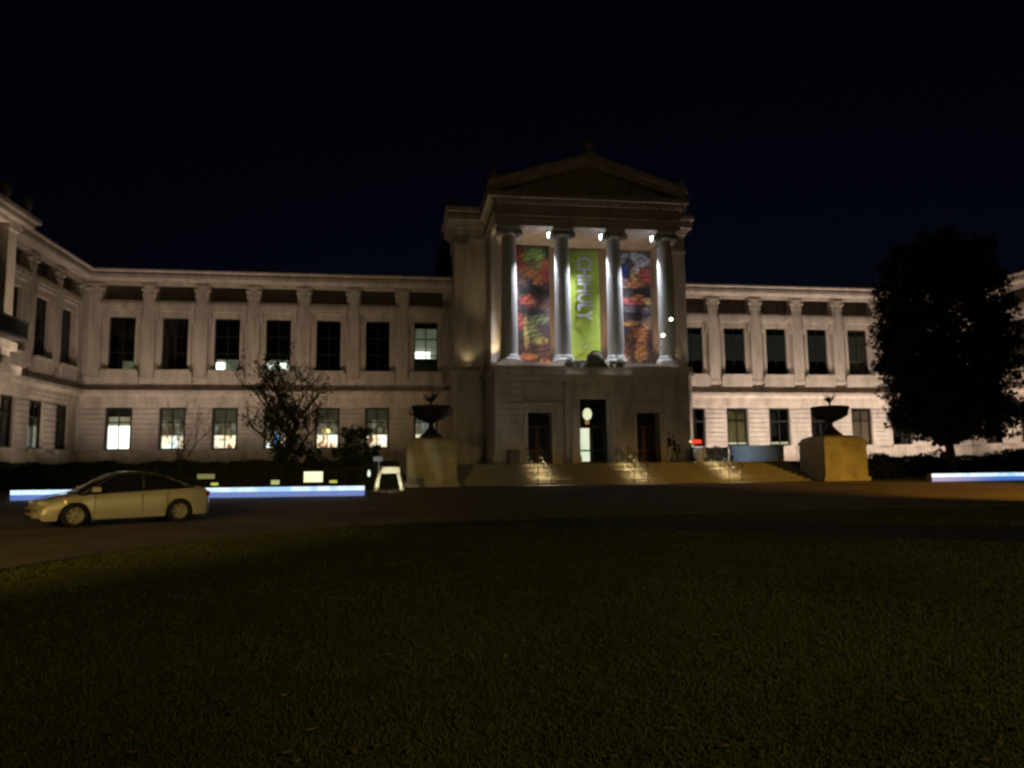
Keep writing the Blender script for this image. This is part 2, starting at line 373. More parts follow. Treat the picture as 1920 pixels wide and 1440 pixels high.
# --- lit windows
def lit(parent, x0, x1, z0, z1, m, d=.24, name='lit_display'):
    b = MB(); b.box(x0, x1, d, d + .02, z0, z1); return mpart(b, name, m, parent=parent)
E_W1 = emis('lit_shop_white', (1, .93, .75), 3.0, patch=[(.30, (.9, .75, .5)), (.5, (1, .93, .78)), (.65, (1, .97, .9))], pscale=1.7)
E_W1B = emis('lit_shop_dim', (.5, .36, .2), .30, patch=[(.35, (.5, .25, .12)), (.5, (.8, .65, .4)), (.7, (.9, .8, .6))], pscale=2.4)
E_MIX = emis('lit_shop_mixed', (1, .9, .7), 2.3, patch=[(.38, (.16, .06, .03)), (.44, (.9, .55, .3)), (.49, (1, .92, .72)), (.53, (.3, .2, .14)), (.58, (1, .85, .6)), (.64, (.75, .8, .8))], pscale=2.2)
E_DIM = emis('lit_shop_shade', (.3, .28, .15), .26, (.12,.11,.08), patch=[(.38, (.10, .07, .03)), (.47, (.5, .38, .2)), (.54, (.62, .5, .3)), (.62, (.8, .9, .9))], pscale=2.4)
E_BLUE = emis('lit_screen_blue', (.12, .35, 1.0), 2.2)
E_ROOM = emis('lit_room_green', (.45, .5, .28), .22, patch=[(.3, (.25, .3, .16)), (.7, (.6, .66, .4))], pscale=3)
E_CEIL = emis('ceiling_panel', (1, 1, .86), 4.0)
E_CYAN = emis('lit_gallery_cyan', (.35, .62, .55), .42, (.05,.08,.07), patch=[(.35, (.10, .22, .17)), (.5, (.25, .5, .42)), (.62, (.75, 1, .9))], pscale=.8)
E_LIME = emis('lit_sill_lime', (.65, .62, .25), .55)
LU = [XC - 11.35 - B * i for i in range(7)][::-1]      # left wing window centres, window 1 first
RU = [XC + 11.35 + B * i for i in range(7)]
def extra_left(i):
    def f(w, g):
        if i == 0:
            lit(g, -.78, .78, 3.03, 4.75, E_W1); lit(g, -.78, .78, 4.75, 5.45, E_W1B)
        elif i == 3:
            lit(g, -.78, .78, 3.03, 4.0, E_MIX); lit(g, -.2, .28, 3.1, 4.0, E_BLUE, .2); lit(g, -.78, .78, 4.0, 5.1, E_DIM)
        else:
            lit(g, -.78, .78, 3.03, 4.0, E_MIX); lit(g, -.78, .78, 4.0, 5.25, E_DIM)
        if i: mpart(GW[4], 'blind', None, parent=g)
        if i in (2, 3):
            lit(w, -.9, -.28 if i == 2 else -.05, 9.2, 9.72, E_CEIL, .5, 'ceiling_lamp'); lit(w, -.9, .9, 9.05, 10.0, E_ROOM, .7)
            if i == 3: lit(w, .08, .55, 9.25, 9.72, E_CEIL, .5, 'ceiling_lamp')
        if i == 6:
            lit(w, -.9, .9, 10.25, 12.75, E_ROOM, .9); lit(w, -.85, .35, 10.25, 10.75, E_CEIL, .5, 'ceiling_lamp')
            mpart(UW[5], 'blind', None, z=0, parent=w).location.y = 1.0
        if i == 0: lit(w, -.2, .9, 9.05, 9.8, E_ROOM, .7)
        if i == 6: pass
    return f
sl = lambda u: {'extra': extra_left(int(round((u - LU[0]) / B)))}
def extra_right(i):
    def f(w, g):
        if i in (1, 2): lit(g, -.78, .78, 3.03, 3.22, E_LIME, .2, 'lit_sill')
        if i == 1: lit(g, -.78, .78, 3.3, 5.9, mat('curtain_olive', (.16, .13, .06), .9, var=.3, scale=3), .3, 'curtain')
        if i == 4: lit(g, -.78, .78, 3.1, 5.9, mat('curtain_brown', (.20, .13, .09), .9, var=.2, scale=3), .25, 'curtain')
        if i == 4: lit(w, -.85, .7, 10.3, 12.6, E_ROOM, .6)
    return f
sr = lambda u: {'blind': 1, 'extra': extra_right(int(round((u - RU[0]) / B)))}
facade(lambda u: (u, YW), 0, LU, XL, XC - 9.25, 'left', sl)
facade(lambda u: (u, YW), 0, RU, XC + 9.25, XR, 'right', sr)
def se(u):
    return {'extra': lambda w, g: (lit(w, -.9, .42, 9.1, 12.9 if u > 55 else 12.4, E_CYAN, .17))}
SU = [49.75, 53.61, 57.47]
facade(lambda u: (XL, u), PI / 2, SU, 46.101, 59.999, 'lw', se)
facade(lambda u: (XR, -u), -PI / 2, [-u for u in SU], -59.999, -46.101, 'rw', lambda u: {})
# roofs of the wings
b = MB()
for x0, x1 in ((XL - 14, XC - 9.25), (XC + 9.25, XR + 14)):
    b.add([(x0, YW - .5, 16.72), (x1, YW - .5, 16.72), (x1, YW + 7, 18.2), (x0, YW + 7, 18.2), (x0, YW + 16, 16.7), (x1, YW + 16, 16.7)], [(0, 1, 2, 3), (3, 2, 5, 4)])
for s, xw in ((-1, XL), (1, XR)):
    b.add([(xw - s * .5, 47, 16.73), (xw - s * .5, YW + 2, 16.73), (xw + s * 7, YW + 2, 18.2), (xw + s * 7, 47, 18.2), (xw + s * 14, 47, 16.7), (xw + s * 14, YW + 2, 16.7)], [(0, 1, 2, 3), (3, 2, 5, 4)])
mpart(b, 'roof', ROOF)
# --- end pavilions (left one just enters the frame)
for s, xw in ((-1, XL), (1, XR)):
    xp = xw - s * 1.5
    b = MB()
    b.box(xp + s * .0, xp + s * 13, 33, 46.1, G0, 16.2); o = mpart(b, 'pavilion_wall', STONE)
    for y0, y1 in ((45.1, 46.05), (42.6, 43.5), (40.0, 40.9), (36.8, 37.7), (33.1, 34.0)):
        b = MB(); b.box(xp - s * .38, xp - s * .001, y0, y1, 8.0, 15.3); b.box(xp - s * .5, xp - s * .001, y0 - .1, y1 + .1 if y1 < 45.5 else y1 + .04, 15.3, 15.6); mpart(b, 'pilaster', STONE)
    b = MB()
    for z0, z1, d in ((15.62, 15.9, .5), (15.9, 16.2, .9), (16.2, 16.45, 1.15), (6.4, 7.0, .35), (7.0, 7.5, .7), (8.4, 8.9, .5)):
        b.box(xp - s * d, xp + s * 13.4, 33 - d, 46.1 + d, z0, z1)
    mpart(b, 'pavilion_cornice', STONE)
    b = MB()
    b.box(xp - s * 1.5, xp - s * .02, 39.9, 45.7, 8.9, 9.05)
    for i in range(28): b.box(xp - s * 1.45, xp - s * 1.37, 39.95 + i * .21, 40.02 + i * .21, 9.05, 9.85)
    b.box(xp - s * 1.5, xp - s * 1.35, 39.9, 45.7, 9.85, 9.95)
    mpart(b, 'balcony', METAL)
    for yy in (46.6, 44.2, 33.4):
        b = MB(); b.lathe([(.32, 16.45), (.34, 16.6), (.18, 16.75), (.3, 17.05), (.34, 17.3), (.2, 17.6), (.05, 17.85)], xp - s * .5, yy, 12); mpart(b, 'acroterion', STONE)
    b = MB(); b.add([(xp - s * .9, 33, 16.46), (xp - s * .9, 46.9, 16.46), (xp + s * 6, 40, 18.5), (xp + s * 13, 33, 16.46), (xp + s * 13, 46.9, 16.46)], [(0, 1, 2), (1, 4, 2), (4, 3, 2), (3, 0, 2)]); mpart(b, 'roof', ROOF)
    for yc in (44.3, 41.3, 38.85, 35.4):
        b = MB(); b.box(xp - s * .06, xp - s * .002, yc - .75, yc + .75, 9.1, 13.3); w = mpart(b, 'window', FRAME)
        b = MB(); b.box(xp - s * .075, xp - s * .065, yc - .68, yc + .68, 9.2, 13.2); p = b.build('pane', GLASS, w)
# --- central block
BX0, BX1 = XC - 9.25, XC + 9.25
b = MB()
b.box(BX0, BX1, 56, 78, 8.62, 20.0); mpart(b, 'block_wall', STONE)
b = MB(); b.box(BX0 - .12, BX1 + .12, 55.5, 62, G0, 8.3); b.box(BX0 - .3, BX1 + .3, 55.3, 62, 8.3, 8.62); mpart(b, 'block_base', STONE)
for s, x0, x1 in ((-1, BX0, BX0 + .9), (1, BX1 - .9, BX1)):
    b = MB(); b.box(x0 - (.06 if s < 0 else 0), x1 + (.06 if s > 0 else 0), 55.86, 55.99, 8.63, 18.9)
    b.box(x0 - .12, x1 + .12, 55.8, 55.99, 18.4, 18.65); mpart(b, 'corner_pilaster', STONE)
b = MB()
for z0, z1, d in ((18.9, 19.1, .10), (19.1, 19.9, .06), (19.9, 20.15, .22), (20.15, 20.35, .36), (20.35, 20.75, .62), (20.75, 21.0, .55), (21.0, 21.35, .75)):
    b.box(BX0 - d, BX1 + d, 56 - d, 78, z0, z1)
mpart(b, 'block_cornice', STONE)
for x in (BX0 - .1, BX1 + .1):
    b = MB(); b.lathe([(.34, 21.35), (.36, 21.5), (.2, 21.65), (.33, 21.95), (.3, 22.2), (.12, 22.5), (.03, 22.7)], x, 56, 12); mpart(b, 'acroterion', STONE)
# --- portico
PX0, PX1, PYF = XC - 6.85, XC + 6.85, 50.35
for s in (-1, 1):
    b = MB(); xo = XC + s * 6.85; b.box(xo, xo - s * .62, 53.0, 55.99, 8.62, 18.4); mpart(b, 'anta_wall', STONE)   # side walls ending in antae
LOG = mat('loggia_wall', (0.42, 0.33, 0.24), 0.85, var=.15, scale=1.5)
b = MB(); b.box(PX0 + .63, PX1 - .63, 55.4, 55.98, 8.62, 18.4); mpart(b, 'loggia_wall', LOG)
for i in (-1, 0, 1):
    b = MB(); xx = XC + i * B; b.box(xx - .85, xx + .85, 55.3, 55.39, 8.7, 15.0); mpart(b, 'loggia_door', BRONZE)
b = MB(); b.box(PX0 - .1, PX1 + .1, 50.1, 55.99, 8.3, 8.55); b.box(PX0 - .3, PX1 + .3, 49.75, 55.99, 7.95, 8.3); b.box(PX0 - .12, PX1 + .12, 49.95, 55.49, 7.7, 7.95); mpart(b, 'podium_ledge', STONE)
# lower storey with three door openings
LX0, LX1, YF = XC - 7.0, XC + 7.0, 50.2
b = MB(); openings = [(XC - 3.87 - .85, XC - 3.87 + .85, 5.1), (XC - 1.15, XC + 1.15, 6.1), (XC + 3.87 - .85, XC + 3.87 + .85, 5.1)]
e = LX0
for x0, x1, z in openings:
    b.box(e, x0, YF, YF + 1.6, .4, 7.7); b.box(x0, x1, YF, YF + 1.6, z, 7.7); e = x1
b.box(e, LX1, YF, YF + 1.6, .4, 7.7); b.box(LX0, LX0 + .5, YF + 1.6, 55.5, .4, 7.7); b.box(LX1 - .5, LX1, YF + 1.6, 55.5, .4, 7.7)
mpart(b, 'podium_wall', STONE)
b = MB(); b.box(LX0 - .12, LX0, YF - .15, YF + 2, 1.56, 2.2); b.box(LX1, LX1 + .12, YF - .15, YF + 2, 1.56, 2.2)
mpart(b, 'podium_plinth', STONE)
# rusticated blocks of the lower storey
hh = 6.1 / 13
segs = [(LX0, openings[0][0] - .25), (openings[0][1] + .25, XC - 2.15), (XC + 2.15, openings[2][0] - .25), (openings[2][1] + .25, LX1)]
cache = {}
for a0, a1 in segs:
    nb = 2 if a1 - a0 > 2 else 1; wbk = (a1 - a0) / nb; key = round(wbk, 3)
    if key not in cache: cache[key] = block_mesh(wbk, hh, d=.06)
    for r in range(13):
        for i in range(nb): mpart(cache[key], 'stone_block', None, a0 + wbk * (i + .5), YF, 1.57 + r * hh)
wbk = (2 * .85 + .5) ; me = block_mesh(wbk, hh, d=.06)
for xc in (XC - 3.87, XC + 3.87):
    for r in range(9, 13): mpart(me, 'stone_block', None, xc, YF, 1.57 + r * hh)
    b = MB()
    for s in (-1, 1): b.box(xc + s * .85, xc + s * 1.07, YF - .13, YF + .05, 1.57, 5.1)
    b.box(xc - 1.07, xc + 1.07, YF - .13, YF - .001, 5.1, 5.32); b.box(xc - 1.2, xc + 1.2, YF - .3, YF - .001, 5.55, 5.75)
    mpart(b, 'door_surround', STONE)
# centre door surround: pilasters, entablature and carved crest
b = MB()
for s in (-1, 1):
    b.box(XC + s * 1.2, XC + s * 1.75, YF - .75, YF - .001, 1.57, 6.6); b.box(XC + s * 1.13, XC + s * 1.82, YF - .82, YF - .001, 1.57, 2.05); b.box(XC + s * 1.12, XC + s * 1.83, YF - .82, YF - .001, 6.35, 6.6)
    b.box(XC + s * 1.76, XC + s * 2.12, YF - .4, YF - .001, 1.57, 6.6)
b.box(XC - 2.2, XC + 2.2, YF - .72, YF - .001, 6.6, 7.3); b.box(XC - 2.45, XC + 2.45, YF - 1.05, YF - .001, 7.3, 7.62)
b.box(XC - 2.1, XC + 2.1, YF - .8, YF - .3, 7.62, 8.15)
mpart(b, 'door_surround', STONE)
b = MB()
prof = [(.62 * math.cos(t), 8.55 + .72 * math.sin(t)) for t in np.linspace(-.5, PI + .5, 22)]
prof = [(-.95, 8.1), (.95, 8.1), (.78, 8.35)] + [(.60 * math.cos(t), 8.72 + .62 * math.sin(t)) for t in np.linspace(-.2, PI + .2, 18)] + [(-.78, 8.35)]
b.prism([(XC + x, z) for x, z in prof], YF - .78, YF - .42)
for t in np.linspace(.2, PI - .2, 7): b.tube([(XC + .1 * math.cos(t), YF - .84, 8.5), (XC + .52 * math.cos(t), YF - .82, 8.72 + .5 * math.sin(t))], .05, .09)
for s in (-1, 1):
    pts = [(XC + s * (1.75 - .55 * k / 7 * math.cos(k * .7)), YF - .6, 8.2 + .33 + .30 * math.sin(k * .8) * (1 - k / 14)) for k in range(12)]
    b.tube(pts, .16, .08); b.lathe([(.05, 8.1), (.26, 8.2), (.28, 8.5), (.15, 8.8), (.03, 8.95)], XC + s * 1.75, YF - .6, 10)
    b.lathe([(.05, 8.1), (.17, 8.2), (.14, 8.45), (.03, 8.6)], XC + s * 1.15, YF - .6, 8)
mpart(b, 'carved_crest', mat('dark_crest_stone', (.13, .12, .09), .9, var=.3, scale=5, bump=.3, bscale=20))  # crest stone set darker than the door surround
# doors
def door(xc, w, z1, litdoor=False):
    y = YF + 1.0
    b = MB(); b.box(xc - w / 2, xc + w / 2, y + .25, y + .35, 1.57, z1)
    for s in (-1, 1): b.box(xc + s * w / 2, xc + s * (w / 2 - .1), y, y + .25, 1.57, z1)
    b.box(xc - w / 2 + .1, xc + w / 2 - .1, y, y + .2, z1 - .12, z1)
    zt = 4.15 if litdoor else 4.2
    b.box(xc - w / 2 + .1, xc + w / 2 - .1, y, y + .2, zt, zt + .12)
    d = mpart(b, 'door', DARK)
    for s in (-1, 1):
        b = MB(); x0, x1 = sorted((xc + s * .02, xc + s * (w / 2 - .12))); yy = y
        b.box(x0, x0 + .09, yy + .03, yy + .09, 1.58, zt); b.box(x1 - .09, x1, yy + .03, yy + .09, 1.58, zt)
        for z in (1.58, 2.4, zt - .12): b.box(x0 + .09, x1 - .09, yy + .03, yy + .09, z, z + .12)
        lf = b.build('door_leaf', METAL if litdoor else DOORWOOD, d)
        b = MB(); b.box(x0 + .09, x1 - .09, yy + .055, yy + .065, 1.7, zt - .12); 
        b.build('pane', (E_DOOR if s < 0 else GLASS) if litdoor else DARK, d)
    if litdoor:
        b = MB(); b.box(xc - w / 2 + .12, xc + w / 2 - .12, yy + .1, yy + .12, zt + .13, z1 - .13); b.build('transom_pane', GLASS, d)
        b = MB(); b.lathe([(.02, 4.62), (.22, 4.7), (.32, 4.95), (.30, 5.2), (.18, 5.4), (.02, 5.46)], xc - .25, yy - .06, 16); b.build('lamp_globe', E_GLOBE, d)
        b = MB(); b.lathe([(.12, 4.3), (.16, 4.4), (.16, 4.55), (.1, 4.62)], xc - .28, yy - .06, 12); b.build('lamp_bracket', LAMPOR, d)
    return d
E_DOOR = emis('lit_door_glass', (.62, .72, .50), 1.1, patch=[(.3, (.5, .62, .42)), (.7, (.75, .82, .62))], pscale=1)
E_GLOBE = emis('globe_lamp', (.82, .85, .52), .95)
LAMPOR = emis('orange_bracket', (.6, .28, .03), .35)
door(XC - 3.87, 1.7, 5.1); door(XC, 2.3, 6.1, True); door(XC + 3.87, 1.7, 5.1)
# columns: shaft with base, capital and two volutes
sp = []
for i in range(14):
    t = i / 13; sp.append((.58 - .09 * t ** 1.6, 9.15 + t * (17.72 - 9.15)))
bm_ = MB(); bm_.lathe(sp, 0, 0, 48, flute=1, depth=.06, cap=False); SHAFT = bm_.mesh('shaft', MARBLE)
bm_ = MB(); bm_.box(-.82, .82, -.82, .82, 8.56, 8.74); bm_.lathe([(.78, 8.74), (.80, 8.82), (.76, 8.9), (.66, 8.94), (.65, 9.0), (.70, 9.05), (.66, 9.12), (.59, 9.16)], n=32); BASE = bm_.mesh('base', MARBLE)
bm_ = MB(); bm_.lathe([(.5, 17.72), (.6, 17.85), (.62, 18.0), (.5, 18.12)], n=28); bm_.box(-.78, .78, -.55, .55, 18.12, 18.22); bm_.box(-.72, .72, -.66, .66, 18.22, 18.39)
for s in (-1, 1):
    bm_.tube([(s * .66, -.58, 17.85), (s * .66, -.2, 17.88), (s * .66, .2, 17.88), (s * .66, .58, 17.85)], .27, n=16)
CAP = bm_.mesh('capital', MARBLE)
CXS = [XC - 1.5 * B, XC - .5 * B, XC + .5 * B, XC + 1.5 * B]
for x in CXS:
    c = mpart(SHAFT, 'column', None, x, 51.0); mpart(BASE, 'base', None, parent=c); mpart(CAP, 'capital', None, parent=c)
# entablature, pediment
b = MB()
for z0, z1, d in ((18.4, 18.75, 0), (18.75, 19.1, .05), (19.1, 19.2, .12), (19.2, 19.95, .02)): b.box(PX0 - d, PX1 + d, PYF - d, 55.99, z0, z1)
mpart(b, 'entablature', STONE)
b = MB()
for z0, z1, d in ((19.95, 20.12, .18), (20.12, 20.3, .30), (20.3, 20.68, .52)): b.box(PX0 - d, PX1 + d, PYF - d, 55.2, z0, z1)
for i in range(30):
    x = PX0 - .1 + i * (PX1 - PX0 + .2) / 29; b.box(x - .1, x + .1, PYF - .34, PYF - .19, 19.97, 20.11)
mpart(b, 'pediment_cornice', STONE)
zb, za = 20.68, 23.0; xo = 6.85 + .5
b = MB(); b.prism([(PX0, zb), (PX1, zb), (XC, za - .05)], PYF + .25, 70); mpart(b, 'pediment', STONE)
b = MB()
for s in (-1, 1):
    for (z0, z1, y) in ((-.05, .35, PYF - .2), (.35, .75, PYF - .55)):
        b.prism([(XC, za + z0), (XC + s * xo, zb + z0 + .05), (XC + s * xo, zb + z1 + .05), (XC, za + z1)] if s > 0 else [(XC + s * xo, zb + z0 + .05), (XC, za + z0), (XC, za + z1), (XC + s * xo, zb + z1 + .05)], y, 55.2 if z1 < .5 else 71)
mpart(b, 'raking_cornice', STONE)
b = MB(); b.lathe([(.5, za + .7), (.55, za + .95), (.25, za + 1.05), (.5, za + 1.25), (.55, za + 1.5), (.3, za + 1.8), (.05, za + 2.0)], XC, PYF, 14); mpart(b, 'acroterion', STONE)
for s in (-1, 1):
    b = MB(); b.lathe([(.3, zb + .75), (.32, zb + .95), (.15, zb + 1.05), (.28, zb + 1.3), (.2, zb + 1.6), (.03, zb + 1.85)], XC + s * 6.95, PYF, 12); mpart(b, 'acroterion', STONE)

# ------------------------------------------------------------------ terrace and steps
SX0, SX1 = 2.95, XC * 2 - 2.95
b = MB(); b.box(.6, 26.0, 43.4, 50.19, .3, 1.57); tag(b.build('terrace', STEP), kind='structure')
ST = thing('stone_steps', 'broad flight of stone steps rising to the museum terrace between two pedestals', 'steps', (XC, 40, .4)); 
for i in range(8):
    b = MB(); z = .40 + .146 * (i + 1); b.box(SX0, SX1, 40 + .425 * i, 43.38, z - .146 + (.004 if i else -.1), z - .03); b.box(SX0, SX1, 40 + .425 * i - .03, 43.38, z - .03, z)
    o = b.build('step', STEP); o.parent = ST; o.location = (-XC, -40, -.4)
E_RAIL = emis('rail_strip_light', (1, .88, .5), .5)
rails = [(7.75, 'left handrail of the steps, in front of the left door'), (13.2, 'middle handrail of the steps, in front of the lit doorway'), (18.75, 'right handrail of the steps, below the two walkers')]
for x, lab in rails:
    r = thing('handrail', 'metal ' + lab, 'handrail', (x, 40, .4), group='handrails on the museum steps')
    for s in (-.38, .38):
        b = MB(); b.tube([(s, -.25, .9), (s, 0, 1.02), (s, 3.3, 2.12), (s, 3.7, 2.12)], .025); b.tube([(s, 0, .62), (s, 3.3, 1.75)], .018); b.build('rail', STEEL, r)
        for yy in (-.02, 1.1, 2.2, 3.5):
            zt = 1.02 + min(yy, 3.3) / 3.3 * 1.1; b = MB(); b.tube([(s, yy, max(0, zt - 1.05)), (s, yy, zt)], .022); b.build('post', METAL, r)
    for yy in (.3, 1.0, 1.7, 2.4, 3.1):
        for s in (-.38, .38):
            b = MB(); zt = 1.02 + yy / 3.3 * 1.1; b.box(s - .02, s + .02, yy - .08, yy + .08, zt - .55, zt - .53); b.build('strip_lamp', E_RAIL, r)
        spot((x, 40 + yy, .4 + 1.02 + yy / 3.3 * 1.1 - .3), (x + .1, 40 + yy - .1, .3), 95, (1, .84, .45), 150, .7, r)

# ------------------------------------------------------------------ pedestals, urns, plants
peds = [(1.6, 'left stone pedestal, dim and olive in the shade, carrying an urn', 'broad dark bowl urn with foot on the left pedestal', 'spiky plant growing out of the urn on the left pedestal'),
        (2 * XC - 1.6, 'right stone pedestal with orange lit front face, carrying an urn', 'broad dark bowl urn with foot on the orange lit right pedestal', 'spiky plant growing out of the urn on the right pedestal')]
b = MB(); b.box(-1.42, 1.42, -1.42, 1.42, -.1, .25); b.box(-1.3, 1.3, -1.35, 1.35, .25, 2.1)
b.box(-1.36, 1.36, -1.41, 1.41, 2.1, 2.25)
b.add([(-1.3, -1.35, 2.25), (1.3, -1.35, 2.25), (1.3, 1.35, 2.25), (-1.3, 1.35, 2.25), (-1.15, -1.2, 2.5), (1.15, -1.2, 2.5), (1.15, 1.2, 2.5), (-1.15, 1.2, 2.5), (-.75, -.8, 2.62), (.75, -.8, 2.62), (.75, .8, 2.62), (-.75, .8, 2.62)],
      [(0, 1, 5, 4), (1, 2, 6, 5), (2, 3, 7, 6), (3, 0, 4, 7), (4, 5, 9, 8), (5, 6, 10, 9), (6, 7, 11, 10), (7, 4, 8, 11), (8, 9, 10, 11), (0, 3, 2, 1)])
PED = b.mesh('stone_pedestal', mat('pedestal_stone', (.37, .32, .235), .8, var=.3, scale=1.4, bump=.2, bscale=20))
um = MB(); um.lathe([(.60, 0), (.62, .1), (.46, .2), (.28, .38), (.16, .55), (.13, .74), (.24, .84), (.62, .98), (.90, 1.18), (.99, 1.38), (1.0, 1.52), (1.07, 1.58), (1.05, 1.72), (.92, 1.72), (.86, 1.5), (.4, 1.45)], n=36); UB = um.mesh('urn', BRONZE)
um = MB()
for s in (-1, 1): um.tube([(s * .9, 0, 1.3), (s * 1.1, 0, 1.25), (s * 1.16, 0, 1.42), (s * 1.05, 0, 1.6)], .05)
UH = um.mesh('handle', BRONZE)
for x, l1, l2, l3 in peds:
    p = link('stone_pedestal', PED, None, (x, 40.4, .4)); tag(p, l1, 'pedestal', 'pair of pedestals beside the steps')
    u = link('urn', UB, None, (x, 40.4, 3.02)); tag(u, l2, 'urn', 'pair of urns on the pedestals'); link('handle', UH, u)
    b = MB(); R = random.Random(int(x))
    b.tube([(0, 0, 1.45), (0, 0, 1.98)], .06, .05)
    for k in range(16):
        a = 2 * PI * k / 16 + R.uniform(-.2, .2); L = R.uniform(.35, .65); e = R.uniform(.35, 1.3)
        pts = [(0, 0, 1.95)] + [(math.cos(a) * L * t * math.cos(e * .8), math.sin(a) * L * t * math.cos(e * .8), 1.95 + L * (t * math.sin(e) + .18 * t * t)) for t in (.4, .75, 1)]
        b.tube(pts, .055, .008, n=5)
    tag(b.build('urn_plant', LEAF, None, (x, 40.4, 3.02)), l3, 'plant', 'plants in the urns')

# ------------------------------------------------------------------ banners
def blob_banner(name, label, xc, w, z0, z1, blobs, base, seed):
    nx_, nz_ = 40, 140; y = 52.25
    R = np.random.default_rng(seed)
    U, Vv = np.meshgrid(np.linspace(0, 1, nx_), np.linspace(0, 1, nz_))
    bow = .05 * np.sin(Vv * 9 + seed) + .03 * np.sin(U * 5)
    front = np.stack([xc + (U - .5) * w, y + bow, z0 + Vv * (z1 - z0)], -1).reshape(-1, 3)
    col = np.zeros(U.shape + (3,)) + np.array(base)
    nz = sum(np.sin(U * R.uniform(-26, 26) + Vv * R.uniform(10, 110) + 2 * np.sin(Vv * R.uniform(8, 30) + U * R.uniform(-9, 9)) + R.uniform(0, 6)) for _ in range(9)) / 4.5
    for (u, v, ru, rv, c) in blobs:
        d = ((U - u) / ru) ** 2 + ((Vv - v) / rv) ** 2 + nz * .55
        m = np.clip(1.35 - d, 0, 1)[..., None]; m = m * m * (3 - 2 * m); col = col * (1 - m) + np.array(c) * m
    nz2 = sum(np.sin(U * R.uniform(-40, 40) + Vv * R.uniform(40, 240) + 3 * np.sin(Vv * R.uniform(8, 50) + U * R.uniform(-15, 15)) + R.uniform(0, 6)) for _ in range(9)) / 4.5
    if blobs: col = col * (.62 + .55 * nz2[..., None]) + .02 * np.abs(nz2[..., None])
    col *= (1 + (.35 if blobs else .12) * nz[..., None]); col = np.clip(col * (.85 if blobs else 1), .003, .9)
    if blobs: col = col * .8 + .2 * col.mean(-1, keepdims=True)
    me = bpy.data.meshes.new(name); n_ = nx_ * nz_
    back = front + np.array([0, .02, 0])
    f = [(j * nx_ + i, j * nx_ + i + 1, (j + 1) * nx_ + i + 1, (j + 1) * nx_ + i) for j in range(nz_ - 1) for i in range(nx_ - 1)]
    ring = list(range(nx_)) + [j * nx_ + nx_ - 1 for j in range(1, nz_)] + [(nz_ - 1) * nx_ + i for i in range(nx_ - 2, -1, -1)] + [j * nx_ for j in range(nz_ - 2, 0, -1)]
    fb = [tuple(n_ + i for i in q[::-1]) for q in f]; fe = [(ring[i], n_ + ring[i], n_ + ring[(i + 1) % len(ring)], ring[(i + 1) % len(ring)]) for i in range(len(ring))]
    me.from_pydata(np.concatenate([front, back]).tolist(), [], f + fb + fe)
    ca = me.color_attributes.new('print', 'FLOAT_COLOR', 'POINT'); c4 = np.ones((2 * n_, 4)); c4[:n_, :3] = col.reshape(-1, 3); c4[n_:, :3] = col.reshape(-1, 3)
    ca.data.foreach_set('color', c4.ravel())
    m = mat(name + '_print', (1, 1, 1), .6); nn = m.node_tree; at = nn.nodes.new('ShaderNodeAttribute'); at.attribute_name = 'print'
    nn.links.new(at.outputs['Color'], nn.nodes['Principled BSDF'].inputs['Base Color']); me.materials.append(m)
    t = thing('banner', label, 'banner', (xc, y, z1), group='tall banners between the portico columns')
    o = link('cloth', me, t, (-xc, -y, -z1))
    for z in (z0, z1):
        b = MB(); b.tube([(-w / 2 - .08, 0, z - z1), (w / 2 + .08, 0, z - z1)], .04); b.build('batten', METAL, t)
    return t
GR, RD, OR, YE, BK, BRN, BL, WH, OL = (.30, .55, .05), (.55, .05, .02), (.65, .18, .02), (.7, .45, .04), (.02, .012, .01), (.16, .06, .035), (.02, .06, .35), (.5, .5, .55), (.25, .26, .05)
blob_banner('banner_picture', 'left banner with green, red and orange glass picture over dark bands', XC - B, 2.5, 8.62, 17.5, [
    (.15, .88, .3, .12, RD), (.55, .92, .38, .07, GR), (.62, .84, .25, .06, OL), (.9, .84, .2, .07, OR), (.9, .76, .2, .08, RD), (.35, .77, .3, .05, OR), (.2, .72, .2, .05, BRN),
    (.65, .70, .15, .07, OR), (.5, .62, .6, .05, BK), (.35, .54, .25, .05, RD), (.5, .53, .14, .03, OR), (.8, .5, .3, .05, BRN), (.5, .44, .6, .04, BK),
    (.12, .36, .14, .08, RD), (.30, .27, .09, .14, YE), (.65, .38, .3, .04, OL), (.45, .30, .18, .05, OL), (.62, .22, .22, .05, OL), (.75, .2, .2, .03, YE), (.85, .12, .25, .08, BRN), (.35, .07, .3, .03, OR), (.8, .03, .3, .02, OR)], (.10, .04, .03), 3)
gb = blob_banner('banner_green', 'middle plain lime green banner with pale vertical lettering', XC, 2.3, 9.0, 17.35, [], (.215, .275, .030), 5)
blob_banner('banner_picture2', 'right banner with blue, red and yellow glass picture over dark bands', XC + B, 2.5, 8.75, 17.3, [
    (.3, .95, .6, .06, WH), (.35, .9, .12, .08, BRN), (.75, .9, .3, .05, WH), (.2, .83, .2, .06, BL), (.15, .72, .2, .06, (.4, .2, .18)), (.55, .8, .16, .1, YE), (.6, .85, .1, .05, WH), (.82, .79, .25, .09, RD), (.5, .71, .3, .04, OR),
    (.5, .64, .7, .04, BK), (.5, .56, .6, .035, RD), (.6, .59, .2, .03, OR), (.9, .56, .14, .03, YE), (.45, .48, .5, .03, (.15, .1, .12)), (.5, .43, .6, .03, BK), (.35, .36, .25, .025, (.75, .3, .02)),
    (.85, .35, .2, .06, (.4, .18, .05)), (.6, .26, .3, .07, OR), (.3, .18, .3, .08, BRN), (.65, .12, .2, .1, (.5, .2, .03)), (.15, .06, .2, .04, OR)], (.09, .035, .04), 8)
PALE = mat('letter_pale', (.34, .33, .37), .6)
